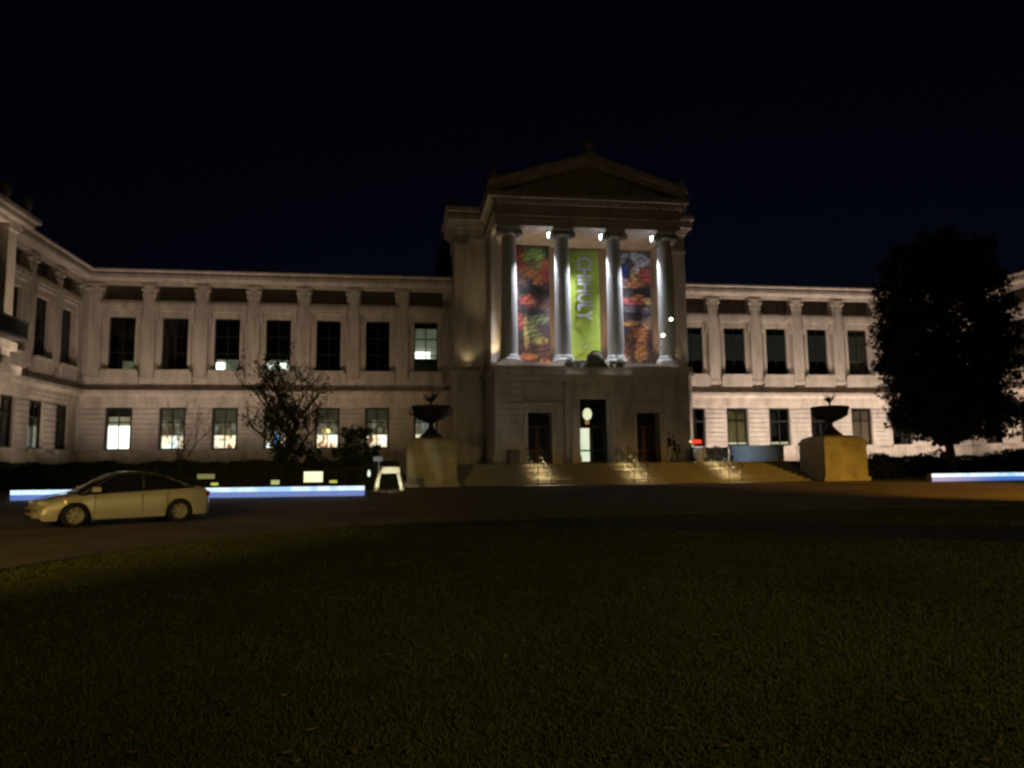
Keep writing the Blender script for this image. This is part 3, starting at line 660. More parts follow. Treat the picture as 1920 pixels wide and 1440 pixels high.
tc_ = bpy.data.curves.new('lettering', 'FONT'); tc_.body = 'CHIHULY'; tc_.size = 1.55; tc_.offset = .022; tc_.extrude = .006; tc_.align_x = 'CENTER'; tc_.align_y = 'CENTER'; tc_.space_character = 1.02
to = bpy.data.objects.new('lettering_tmp', tc_); COL.objects.link(to); bpy.context.view_layer.update()
me = bpy.data.meshes.new_from_object(to.evaluated_get(bpy.context.evaluated_depsgraph_get())); bpy.data.objects.remove(to)
me.materials.clear(); me.materials.append(PALE)
xsv = [v.co.x for v in me.vertices]; sc = 4.75 / (max(xsv) - min(xsv)); ysv = [v.co.y for v in me.vertices]; scy = 1.12 / (max(ysv) - min(ysv))
xm, ym = (max(xsv) + min(xsv)) / 2, (max(ysv) + min(ysv)) / 2
for v in me.vertices:
    a, c = (v.co.x - xm) * sc, (v.co.y - ym) * scy; v.co = (c, -v.co.z - .10, -a)      # reads from top to bottom
lt = link('lettering', me, gb, (.02, 0, -3.0))
b = MB(); b.tube([(.26 * math.cos(t) + .02, -.11, -7.35 + .20 * math.sin(t)) for t in np.linspace(.3, PI - .3, 9)], .035, n=6); b.box(-.25, .3, -.115, -.105, -7.52, -7.47); b.build('emblem', mat('emblem_grey', (.10, .14, .10), .6), gb)

# ------------------------------------------------------------------ floodlights and uplights
def fixture(x, y, z, target, watts, col, angle, label, group, blend=.6, glow=None, rz=0, size=.08):
    t = thing('floodlight', label, 'floodlight', (x, y, z), group=group)
    b = MB(); b.tube([(0, 0, -.02), (0, 0, .14)], .03); b.box(-.12, .12, -.03, .03, .0, .03); b.build('bracket', METAL, t)
    b = MB(); d = (Vector(target) - Vector((x, y, z))).normalized(); q = d.to_track_quat('-Z', 'Y').to_matrix()
    bb = MB(); bb.lathe([(.07, .1), (.10, .02), (.13, -.06), (.13, -.075)], n=14); me = bb.mesh('lamp_head', METAL); h = link('lamp_head', me, t, (0, 0, .24)); h.rotation_euler = q.to_euler()
    bb = MB(); bb.lathe([(.12, -.0765), (.12, -.08)], n=14); g = link('lens', bb.mesh('lens', glow or LAMPWARM), t, (0, 0, .24)); g.rotation_euler = q.to_euler()
    p = Vector((x, y, z + .24)) + d * .12
    spot(p, target, watts, col, angle, blend, t, size); return t
names_pos = ['first', 'second', 'third', 'fourth', 'fifth', 'sixth', 'seventh']
WW = (1.0, .775, .60)
for i in range(6):
    x = -21.5 + i * 4.1
    fixture(x, 51.6, .46, (x, 60, 11.0), (1150, 1120, 1050, 880, 640, 330)[i], WW if i < 4 else (1.0, .70, .46), 90, 'garden floodlight hidden behind the left hedge, %s from the left corner' % names_pos[i], 'floodlights aimed at the left wing', .9)
for i in range(6):
    x = 25.3 + i * 4.4
    fixture(x, 54.0, .46, (x, 60, 8.5), 2150, (1.0, .80, .66), 120, 'garden floodlight behind the right hedge, %s from the terrace end' % names_pos[i], 'floodlights aimed at the right wing', .8)
for i, yy in enumerate((44.0, 49.5)):
    fixture(-17.8, yy, .46, (XL, yy + 1.5, 10.5), 1150 - 250 * i, WW, 105, 'garden floodlight aimed at the left side wing, %s from the frame edge' % names_pos[i], 'floodlights aimed at the side wings', .9)
fixture(44.5, 52, .46, (XR, 52, 9.5), 2600, WW, 120, 'garden floodlight aimed at the right side wing beyond the big tree', 'floodlights aimed at the side wings')
fixture(-17.2, 48.6, .46, (XL + 1.6, 45.5, 11.5), 5200, (1, .78, .56), 24, 'garden floodlight aimed at the near corner of the left pavilion', 'floodlights aimed at the side wings', .8)
# portico: cool downlights under the ceiling of each bay, warm uplights at the banners
for i, bx in enumerate((XC - B, XC, XC + B)):
    w3 = ('left', 'middle', 'right')[i]
    px_ = bx + B / 2 - 1.0
    t = thing('downlight', 'bright cool white downlight under the ceiling above the %s banner' % w3, 'ceiling light', (px_, 51.0, 18.4), group='cool downlights between the column tops')
    b = MB(); b.tube([(0, 0, -.02), (.05, 0, -.30)], .03); b.build('stem', METAL, t)
    b = MB(); b.tube([(.05, 0, -.28), (.14, 0, -.60)], .10, .16, n=14); b.build('housing', LAMPCOOL, t)
    spot((px_ + .02, 51.12, 17.85), (px_ + .50, 51.0, 11.5), DOWN, COOL, 34, .8, t, .1)
    spot((px_ + .14, 50.95, 17.9), (px_ + .9, 50.95, 16.6), 450, COOL, 110, .6, t, .12)
    spot((px_ - .1, 51.22, 17.9), (bx - B / 2 + .40, 50.95, 13.0), DOWN * .85, COOL, 46, .9, t, .1)
    spot((px_ - .1, 50.95, 17.9), (bx - .2, 51.4, 12.0), 30, COOL, 130, .9, t, .12)
    fixture(bx + .1, 50.75, 8.56, (bx, 52.3, 10.5), 45, (1, .72, .36), 130, 'warm uplight in front of the %s banner' % w3, 'warm uplights on the portico ledge', .8)
    fixture(bx + 1.1, 53.2, 8.56, (bx + .6, 55.4, 15.5), 260, (1, .66, .34), 110, 'warm uplight behind the %s banner' % w3, 'warm uplights on the portico ledge', .8)
fixture(PX0 - .02, 52.3, 8.56, (PX0 + .3, 53.0, 13), 420, (1, .78, .42), 80, 'warm uplight at the left end of the portico ledge', 'warm uplights on the portico ledge', .8)
fixture(BX0 + 1.0, 55.45, 8.63, (BX0 + 1.1, 55.9, 20), 42, (1, .8, .42), 110, 'warm uplight on the ledge left of the portico', 'warm uplights on the portico ledge', .8)
fixture(BX1 - 1.4, 55.45, 8.63, (BX1 - 1.3, 55.9, 20), 42, (1, .8, .42), 110, 'warm uplight on the ledge right of the portico', 'warm uplights on the portico ledge', .8)
fixture(21.0, 45.2, 1.58, (23.3, 48.6, 2.0), 110, (.75, .87, 1.0), 80, 'added small cool spotlight brightening the round planter', 'added terrace spotlights', .7, LAMPCOOL)  # spotlight added to put cool light on the planter
# slanted pole with two bright lamps by the right column
fp = thing('lamp_pole', 'thin slanting pole with two bright white lamps by the right column', 'lamp pole', (XC + 4.0, 50.0, 8.56))
b = MB(); b.tube([(0, 0, 0), (1.55, -1.1, 3.4)], .028, .02); b.build('pole', STEEL, fp)
for t in (.55, .87):
    b = MB(); b.lathe([(.02, -.10), (.11, -.05), (.13, .03), (.08, .11), (.02, .13)], 1.55 * t, -1.1 * t - .12, 12); o = b.build('lamp', LAMPW, fp); o.location = (0, 0, 3.4 * t)
# ------------------------------------------------------------------ light strips in front of the gardens
E_BAR = emis('led_strip', (.78, .88, 1.0), 1.15, patch=[(.35, (.30, .58, 1.0)), (.5, (.72, .92, 1.0)), (.66, (.42, .70, 1.0))], pscale=1.6)
E_BARL = emis('led_diffuser', (.08, .28, .95), .55)
for x0, x1, y0, y1, lab in ((-15.45, -1.5, 32.6, 31.9, 'long low glowing blue white light bench behind the parked car'), (27.6, 44, 35.6, 35.9, 'low glowing blue white light bench under the big tree')):
    xm, ym = (x0 + x1) / 2, (y0 + y1) / 2; L = math.hypot(x1 - x0, y1 - y0); t = thing('light_bench', lab, 'light bench', (xm, ym, gz(ym)), math.atan2(y1 - y0, x1 - x0), 'pair of glowing benches by the drive')
    b = MB(); b.box(-L / 2, L / 2, .0, .40, .0, .40); b.build('bench_body', STONE, t)
    b = MB(); b.box(-L / 2, L / 2, -.03, -.002, .24, .42); b.build('led_strip', E_BAR, t)
    b = MB(); b.box(-L / 2, L / 2, -.025, -.002, .02, .239); b.build('diffuser_panel', E_BARL, t)
# ------------------------------------------------------------------ small things on the ground
def path_light(x, y, h, w, hh, m, lab):
    t = thing('path_light', lab, 'path light', (x, y, gz(y)), group='small garden lights beyond the light bench')
    b = MB(); b.tube([(0, 0, 0), (0, 0, h)], .03); b.build('post', METAL, t)
    b = MB(); b.box(-w / 2, w / 2, -.05, .05, h, h + hh); b.build('lamp_head', m, t)
    b = MB(); b.box(-w / 2 - .03, w / 2 + .03, -.08, .08, h + hh + .002, h + hh + .03); b.build('cap', METAL, t)
LIME2 = emis('lamp_lime_dim', (.35, .42, .15), .25)
path_light(-8.35, 35.5, .34, .30, .12, LAMPLIME, 'small lime yellow garden light nearest the parked car')
path_light(-5.7, 35.5, .34, .36, .20, emis('lamp_lime_pale', (.65, .8, .3), .5), 'small square lime garden light under the dark magnolia')
path_light(-3.1, 35.5, .38, .34, .12, LAMPLIME, 'small lime yellow garden light right of the glowing sign panel')
path_light(-8.9, 36.2, .62, .75, .22, LIME2, 'wide dim green garden light above the end of the parked car')
path_light(27.5, 42.5, .60, .30, .12, emis('lamp_green', (.3, .55, .05), .35), 'small green garden light right of the orange lit pedestal')
sg = thing('sign_panel', 'small glowing cream sign panel standing before the left hedge', 'sign', (-4.05, 35.9, gz(36)))
b = MB(); b.box(-.46, .46, .012, .07, .38, .93); b.build('case', METAL, sg)
b = MB(); b.box(-.43, .43, -.01, .01, .41, .90); b.build('lit_face', emis('sign_glow', (.95, .95, .55), 1.1, patch=[(.3, (.8, .85, .42)), (.6, (1, 1, .75))], pscale=1.4), sg)
b = MB()
for s in (-.3, .3): b.tube([(s, .04, 0), (s, .04, .38)], .025)
b.build('posts', METAL, sg)
# white trestle barrier lit by an added small floodlight
tr = thing('trestle', 'small white A shaped trestle standing left of the left pedestal', 'trestle', (-.55, 35.0, gz(35)))
for s in (-1, 1):
    for yy in (-.28, .28):
        b = MB(); b.tube([(s * .62, yy, 0), (s * .38, 0, .98)], .11, .09, n=6); b.build('leg', WHITE, tr)
b = MB(); b.box(-.32, .50, -.12, .12, .80, 1.10); b.build('beam', WHITE, tr)
fixture(-.6, 32.9, gz(32.9) + .01, (-.5, 35, .8), 150, (1, .95, .65), 46, 'added tiny ground spotlight brightening the white trestle', 'added spotlights on the drive', .3)
pl = thing('post_lamp', 'thin grey post with pale blue head beside the white trestle', 'post lamp', (-1.05, 36.4, gz(36.4)))
b = MB(); b.tube([(0, 0, 0), (0, 0, 1.35)], .045); b.build('post', BLUEGREY, pl)
b = MB(); b.box(-.26, .16, -.1, .1, 1.35, 1.56); b.build('head', emis('post_head', (.35, .42, .6), .16, (.35, .4, .5)), pl)
ll = thing('small_lamp', 'tiny white lamp on a short stake left of the post lamp', 'garden lamp', (-1.5, 36.0, gz(36)))
b = MB(); b.tube([(0, 0, 0), (0, 0, .62)], .02); b.build('stake', METAL, ll); b = MB(); b.lathe([(.02, .62), (.07, .68), (.08, .8), (.05, .92), (.01, .96)], n=10); b.build('lamp', emis('stake_lamp', (.9, 1, .85), .8), ll)
# terrace furniture
bn = thing('litter_bin', 'dark square bin standing on the terrace left of the left door', 'bin', (XC - 5.85, 49.4, 1.57))
b = MB(); b.box(-.36, .36, -.36, .36, .03, .82); b.build('bin_body', METAL, bn); b = MB(); b.box(-.4, .4, -.4, .4, .84, .93); b.build('lid', METAL, bn)
pln = thing('round_planter', 'large round blue grey metal planter on the terrace right of the portico', 'planter', (24.4, 48.6, 1.57))
b = MB(); b.lathe([(1.85, 0), (1.9, .05), (1.9, .95), (1.96, .97), (1.96, 1.08), (1.85, 1.08), (1.82, .9)], n=48, cap=False); o = b.build('drum', BLUEGREY, pln); o.scale = (1, .7, 1)
b = MB(); b.lathe([(1.83, .88), (.9, .96), (.01, 1.0)], n=32, cap=False); o = b.build('soil', BED, pln); o.scale = (1, .7, 1)
va = thing('white_vase', 'pale rounded stone jar standing under the red panel', 'jar', (20.0, 48.0, 1.57))
b = MB(); b.lathe([(.28, 0), (.3, .06), (.25, .14), (.38, .35), (.44, .6), (.42, .82), (.36, .9), (.38, .95), (.3, .95), (.28, .7)], n=24); b.build('jar_body', WHITE, va)
rp = thing('red_sign', 'small glowing red horizontal sign right of the two walkers', 'sign', (19.9, 48.4, 1.57))
b = MB(); b.box(-.28, .42, -.03, .03, 1.27, 1.52); b.build('sign_face', RED, rp); b = MB(); b.box(-.42, -.285, -.03, .03, 1.30, 1.50); b.build('end_lamp', emis('sign_end', (1, .8, .5), .8), rp)
b = MB(); b.box(-.45, .45, .035, .07, 1.22, 1.57); b.tube([(-.3, .05, 0), (-.3, .05, 1.22)], .025); b.tube([(.3, .05, 0), (.3, .05, 1.22)], .025); b.build('sign_frame', METAL, rp)
dw = thing('dark_cabinet', 'low dark metal cabinet between the stone jar and the round planter', 'cabinet', (21.6, 49.4, 1.57))
b = MB(); b.box(-1.5, .95, -.3, .3, .03, .95); b.build('cabinet_body', METAL, dw); b = MB(); b.box(-1.54, .99, -.34, .34, .955, 1.0); b.build('cabinet_top', METAL, dw)
rr = thing('ramp_rail', 'thin pale rail sloping down toward the round planter', 'handrail', (21.2, 48.2, 1.57))
b = MB(); b.tube([(0, 0, 0), (0, 0, .95)], .03); b.build('post', WHITE, rr); b = MB(); b.tube([(0, 0, .93), (.2, 0, .85), (1.2, -.1, .25)], .02); b.build('rail', STEEL, rr)

# ------------------------------------------------------------------ trees, hedges, shrubs
def ellipsoid_clumps(nc, c, r, per, cs, shape=lambda t: 1.0):
    pts = []
    for _ in range(nc):
        while True:
            p = rng.uniform(-1, 1, 3)
            if .25 < (p * p).sum() < 1: break
        t = (p[2] + 1) / 2; w = shape(t)
        cc = np.array(c) + p * np.array([r[0] * w, r[1] * w, r[2]])
        rad = cs * rng.uniform(.6, 1.3); q = rng.normal(size=(per, 3)); q *= (rad * rng.uniform(.3, 1, per) ** .5 / np.linalg.norm(q, axis=1))[:, None]
        q[:, 2] *= .7; pts.append(cc + q)
    return np.concatenate(pts)
BT = thing('large_tree', 'tall dense dark tree with ovate crown standing before the right wing', 'tree', (30.9, 38.2, .44))
b = MB(); b.tube([(0, 0, -.1), (.05, 0, 1), (-.05, .05, 2.6), (.05, 0, 5), (0, 0, 8), (.1, 0, 11.5)], .30, .06, n=12)
R = random.Random(4)
for k in range(26):
    z = 2.3 + k * .36; a = k * 2.4 + R.uniform(-.3, .3); L = 4.2 * (1 - ((z - 5) / 10.5) ** 2 if z > 5 else .55 + (z / 5) * .45)
    b.tube([(0, 0, z), (math.cos(a) * L * .4, math.sin(a) * L * .4, z + .5), (math.cos(a) * L * .9, math.sin(a) * L * .9, z + 1.5)], .09, .02, n=6)
b.build('trunk', BARK, BT)
shape = lambda t: math.sqrt(1 + (2 * t - 1) ** 2)
P = ellipsoid_clumps(1050, (.1, 0, 8.25), (3.35, 3.6, 6.0), 80, .58, shape)
P2 = ellipsoid_clumps(200, (.5, 0, 3.6), (3.5, 3.4, 1.6), 65, .5)
P = np.concatenate([P, P2]); P = P[P[:, 2] > 1.9]
v, f = leaves(P, .105); np_mesh('crown', v, f, LEAF, BT)
# magnolia, with upright bare-tipped branches and sparse leaves
def branch_tree(name, label, x, y, h, spread, leafn, leafsize, mleaf, seed, thick=.09, levels=3, cat='tree'):
    R = random.Random(seed); T = thing(name, label, cat, (x, y, .44)); b = MB(); tips = []
    def grow(p, d, L, r, lv):
        pts = [p]; q = Vector(p); dd = Vector(d)
        for i in range(4):
            dd = (dd + Vector((R.uniform(-.22, .22), R.uniform(-.22, .22), .10))).normalized(); q = q + dd * L / 4; pts.append(tuple(q))
            if lv <= 1: tips.append(tuple(q))
        b.tube(pts, r, r * .5, n=6)
        if lv > 0:
            for k in range(R.choice((3, 4, 4))):
                a = R.uniform(0, 2 * PI); t = R.choice((1, 2, 3, 4)); nd = Vector((math.cos(a) * spread, math.sin(a) * spread, R.uniform(.35, 1.0))).normalized()
                grow(pts[t], (nd + dd * .4).normalized(), L * R.uniform(.55, .8), r * .5, lv - 1)
    for s in range(3 if levels > 2 else 2): grow((R.uniform(-.1, .1), 0, -.05), (R.uniform(-.35, .35), R.uniform(-.2, .2), 1), h * .45, thick, levels)
    zmax = max(t[2] for t in tips); k_ = h / zmax
    wx = 1.15 if levels > 2 else 1.0
    b.v = [(vx * k_ * wx, vy * k_, vz * k_) for vx, vy, vz in b.v]; tips = [(t[0] * k_ * wx, t[1] * k_, t[2] * k_) for t in tips]
    b.build('trunk', BARK, T)
    if leafn:
        tp = np.array(tips); idx = rng.integers(0, len(tp), leafn); c = tp[idx] + rng.normal(0, .16, (leafn, 3))
        keep = rng.uniform(0, 1, leafn) < np.clip(1.15 - c[:, 2] / h * .85, .12, 1); v, f = leaves(c[keep], leafsize); np_mesh('crown', v, f, mleaf, T)
    return T
branch_tree('magnolia_tree', 'small branching tree with thin upright twigs before the left wing', -6.75, 44.0, 8.5, 1.25, 5200, .09, LEAF2, 33, .17)
branch_tree('bare_tree', 'slender nearly bare young tree between two lit left windows', -13.6, 47.5, 5.6, .5, 500, .06, LEAF2, 5, .05, 2)
def shrub(label, x, y, rx, ry, rz, nc, per, cs, m=HEDGE, name='shrub'):
    T = thing(name, label, 'shrub', (x, y, .44)); P = ellipsoid_clumps(nc, (0, 0, rz * .55), (rx, ry, rz * .55), per, cs); P = P[P[:, 2] > 0]
    v, f = leaves(P, .075); np_mesh('foliage', v, f, m, T)
    b = MB(); R = random.Random(int(abs(x * 10)))
    for k in range(7):
        a = R.uniform(0, 6.28); b.tube([(0, 0, -.05), (math.cos(a) * rx * .3, math.sin(a) * ry * .3, rz * .5), (math.cos(a) * rx * .6, math.sin(a) * ry * .6, rz * .9)], .04, .01, n=5)
    b.build('stem', BARK, T); return T
shrub('rounded dark shrub right of the small branching tree', -2.6, 45.2, 1.35, 1.2, 3.3, 110, 60, .33)
shrub('dense dark shrub under the small branching tree', -5.9, 43.6, 1.6, 1.0, 2.6, 90, 60, .35)
shrub('low dark shrub beyond the right light bench at the picture edge', 36.6, 39.6, 2.6, 1.4, 1.55, 150, 60, .32)
shrub('loose shrub between the round planter and the right pedestal', 27.2, 46.5, .7, .7, 2.5, 40, 50, .25, LEAF2)
shrub('leafy shrub left of the large tree trunk', 28.6, 41.0, 1.5, 1.0, 1.35, 80, 60, .3)
shrub('leafy shrub right of the large tree trunk', 33.2, 42.5, 1.6, 1.0, 1.5, 80, 60, .3)
def hedge(label, x0, x1, y, w, h, n_):
    T = thing('hedge', label, 'hedge', ((x0 + x1) / 2, y, .44)); L = x1 - x0
    p = rng.uniform(0, 1, (n_, 3)); top = h * (1 + .06 * np.sin(p[:, 0] * L * 1.3) + .05 * np.sin(p[:, 0] * L * 3.1))
    side = rng.uniform(0, 1, n_); P = np.stack([(p[:, 0] - .5) * L, (p[:, 1] - .5) * w, p[:, 2] * top], 1)
    P[side < .4, 1] = -w / 2 + rng.normal(0, .06, (side < .4).sum()); s2 = (side > .4) & (side < .75); P[s2, 2] = top[s2] + rng.normal(0, .05, s2.sum())
    v, f = leaves(P, .075); np_mesh('foliage', v, f, HEDGE, T)
    b = MB(); b.box(-L / 2 + .1, L / 2 - .1, -w / 2 + .12, w / 2 - .12, -.1, h - .16); b.build('branches', BARK, T)
hedge('long dark clipped hedge before the left wing behind the light bench', -23.6, -.1, 42.6, 1.4, 1.25, 26000)
hedge('taller rear hedge close to the left wing windows', -23.6, -.1, 47.0, 1.2, 1.35, 22000)
hedge('low dark hedge before the right wing behind the large tree', 27.6, 49.5, 45.8, 1.2, 1.2, 22000)

# ------------------------------------------------------------------ car
def make_car():
    hd = math.atan2(-1.43, -2.19)
    T = thing('parked_car', 'silver sedan parked on the drive at the left with dark windows', 'car', (-7.47, 22.22, 0.006), hd)
    # local: +x forward, y left/right; wheel centres x=+-1.31, shift so that near side wheels sit at y=+.0 -> near side is +y (left of heading)
    XO = -0.78
    SHADED_PAINT = mat('roof_paint_shaded', (.05, .045, .035), .3, coat=.5, var=.05, scale=5)  # shade put into the colour of the silver roof and pillars
    PAINT = mat('car_paint', (.50, .45, .33), .38, metal=.3, coat=.6, spec=.5, var=.04, scale=5); TINT = mat('car_glass', (.012, .013, .016), .05, spec=.6, coat=.5)
    TY = mat('tyre_rubber', (.015, .015, .015), .9, var=.2, scale=20); RIM = mat('wheel_alloy', (.30, .28, .20), .5, metal=.2, var=.1, scale=9)
    stx = sorted(set([round(v, 3) for v in np.linspace(-2.25, 2.28, 60)] + [round(c + d, 3) for c in (-1.33, 1.33) for d in (-.36, -.355, .355, .36)]))
    def hood(x):     # top of lower body
        return float(np.interp(x, [-2.25, -2.2, -2.05, -1.7, -1.0, 0, .9, 1.4, 1.9, 2.15, 2.28], [.62, .86, .98, 1.0, .97, .93, .90, .84, .74, .64, .50]))
    def hw(x): return float(np.interp(x, [-2.25, -2.1, -1.6, -.8, .8, 1.6, 2.05, 2.2, 2.28], [.62, .76, .85, .88, .88, .85, .74, .60, .48]))
    def bot(x):
        z = .20 + (.08 if abs(x) > 2.1 else 0)
        for c in (-1.33, 1.33):
            if abs(x - c) < .365: z = max(z, .31 + math.sqrt(max(0, .365 ** 2 - (x - c) ** 2)))
        return z
    b = MB(); vs = []; secs = 14
    for x in stx:
        h_, w_, z0 = hood(x), hw(x), bot(x); zs = max(z0, .2)
        half = [(w_ * .96, z0), (w_ * 1.0, max(z0, .34)), (w_ * 1.01, max(z0 + .01, .52)), (w_ * .99, max(z0 + .02, h_ * .78)), (w_ * .96, h_ * .93), (w_ * .86, h_), (w_ * .45, h_ + .025)]
        ring = [(p[0], p[1]) for p in half] + [(-p[0], p[1]) for p in half[::-1]]
        vs += [(x, y, z) for y, z in ring]
    fs = [(i * secs + k, i * secs + k + 1, (i + 1) * secs + k + 1, (i + 1) * secs + k) for i in range(len(stx) - 1) for k in range(secs - 1)]
    fs += [tuple(range(secs)), tuple((len(stx) - 1) * secs + k for k in range(secs))[::-1]]
    vs = [(x, y + XO, z) for x, y, z in vs]; b.add(vs, fs, 0, True); b.build('body', PAINT, T)
    b = MB(); b.box(-1.85, 1.9, XO - .8, XO + .8, .22, .7); 
    for c in (-1.33, 1.33): pass
    b = MB(); b.box(-.95, .95, XO - .82, XO + .82, .17, .5); b.box(-2.1, -1.75, XO - .6, XO + .6, .2, .6); b.box(1.75, 2.1, XO - .5, XO + .5, .2, .5); b.box(-2, 2, XO - .45, XO + .45, .22, .6); b.build('underbody', METAL, T)
    # cabin
    cx_ = [-1.75, -1.35, -.9, -.3, .25, .75, 1.25]; ct = [.98, 1.18, 1.38, 1.455, 1.44, 1.22, .90]; cw = [.60, .60, .60, .61, .60, .60, .62]
    b = MB(); vs = []
    for x, z, w_ in zip(np.linspace(-1.75, 1.25, 26), np.interp(np.linspace(-1.75, 1.25, 26), cx_, ct), np.interp(np.linspace(-1.75, 1.25, 26), cx_, cw)):
        zb_ = hood(x) - .02; z = max(z, zb_ + .02)
        vs += [(x, XO + .83, zb_), (x, XO + .5 * (.83 + w_) + .03, (zb_ + z) / 2), (x, XO + w_ + .02, z - .06), (x, XO + w_ * .85, z - .005), (x, XO, z + .02), (x, XO - w_ * .85, z - .005), (x, XO - w_ - .02, z - .06), (x, XO - .5 * (.83 + w_) - .03, (zb_ + z) / 2), (x, XO - .83, zb_)]
    fs = []; mi = []
    b2 = MB()
    for i in range(25):
        for k in range(8):
            f = (i * 9 + k, i * 9 + k + 1, (i + 1) * 9 + k + 1, (i + 1) * 9 + k)
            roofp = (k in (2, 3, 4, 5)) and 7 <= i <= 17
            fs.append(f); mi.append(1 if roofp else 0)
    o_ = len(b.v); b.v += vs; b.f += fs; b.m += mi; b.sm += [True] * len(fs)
    b.build('cabin', [TINT, SHADED_PAINT], T)
    for s in (-1, 1):     # pillars and window line
        b = MB()
        for xs_, xe in ((-1.72, -.95), (1.22, .42), (-.35, -.35)):
            zt = float(np.interp(xe, cx_, ct)); b.tube([(xs_, XO + s * .83, hood(xs_)), (xe, XO + s * (.65), zt - .05)], .035, .03, n=6)
        b.build('pillar', SHADED_PAINT, T)
        b = MB(); b.box(.78, .98, XO + s * .88, XO + s * 1.04, .93, 1.06); b.build('mirror', PAINT, T)
        b = MB(); b.lathe([(.02, 0), (.07, .02), (.10, .07), (.06, .12), (.02, .13)], 0, 0, 12); h = b.build('headlight', mat('lens_clear', (.6, .58, .45), .15, spec=.7), T); h.location = (2.02, XO + s * .60, .60); h.scale = (1.9, 1.3, 1)
        b = MB(); b.box(-2.2, -2.1, XO + s * .5, XO + s * .76, .72, .86); b.build('tail_light', mat('tail_red', (.25, .01, .01), .3), T)
        for xx in (-.30, .65):
            b = MB(); b.box(xx, xx + .16, XO + s * .885, XO + s * .91, .76, .79); b.build('door_handle', PAINT, T)
        b = MB(); 
        for xx in (-.98, -.32, .88): b.box(xx, xx + .012, XO + s * .87, XO + s * .892, .32, .88)
        b.build('door_seam', METAL, T)
    b = MB(); b.tube([(1.15, XO - .70, .93), (1.75, XO - .62, .82), (2.1, XO - .5, .70)], .012, n=5); b.tube([(1.15, XO + .70, .93), (1.75, XO + .62, .82), (2.1, XO + .5, .70)], .012, n=5); b.tube([(2.1, XO - .5, .70), (2.12, XO, .715), (2.1, XO + .5, .70)], .012, n=5); b.build('bonnet_seam', METAL, T)
    b = MB(); b.box(2.20, 2.285, XO - .4, XO + .4, .42, .5); b.box(2.14, 2.29, XO - .5, XO + .5, .24, .34); b.build('grille', METAL, T)
    b = MB(); b.lathe([(.01, 0), (.035, .0), (.03, .02)], 0, 0, 8); h = b.build('side_marker', emis('amber_marker', (1, .5, .05), .8), T); h.location = (1.58, XO + .885, .70); h.rotation_euler = (-PI / 2, 0, 0)
    bt = MB(); bt.lathe([(.215, -.1), (.30, -.11), (.318, -.08), (.318, .08), (.30, .11), (.215, .1)], n=32, cap=False); TYM = bt.mesh('wheel', TY)
    br = MB(); br.lathe([(.215, -.07), (.215, .075), (.20, .09), (.19, .05), (.02, .02)], n=28, cap=False)
    for k in range(7):
        a = 2 * PI * k / 7; br.add([(math.cos(a + d) * r, math.sin(a + d) * r, z) for r, d, z in ((.05, -.5, .09), (.05, .5, .09), (.205, .16, .085), (.205, -.16, .085))], [(0, 1, 2, 3)])
    br.lathe([(.05, .03), (.055, .09), (.03, .105)], n=12); RM = br.mesh('rim', RIM)
    for x in (-1.33, 1.33):
        for s in (1, -1):
            w_ = link('wheel', TYM, T, (x, XO + s * .765, .318)); w_.rotation_euler = (-PI / 2 * s, 0, 0); link('rim', RM, w_)
    return T
make_car()

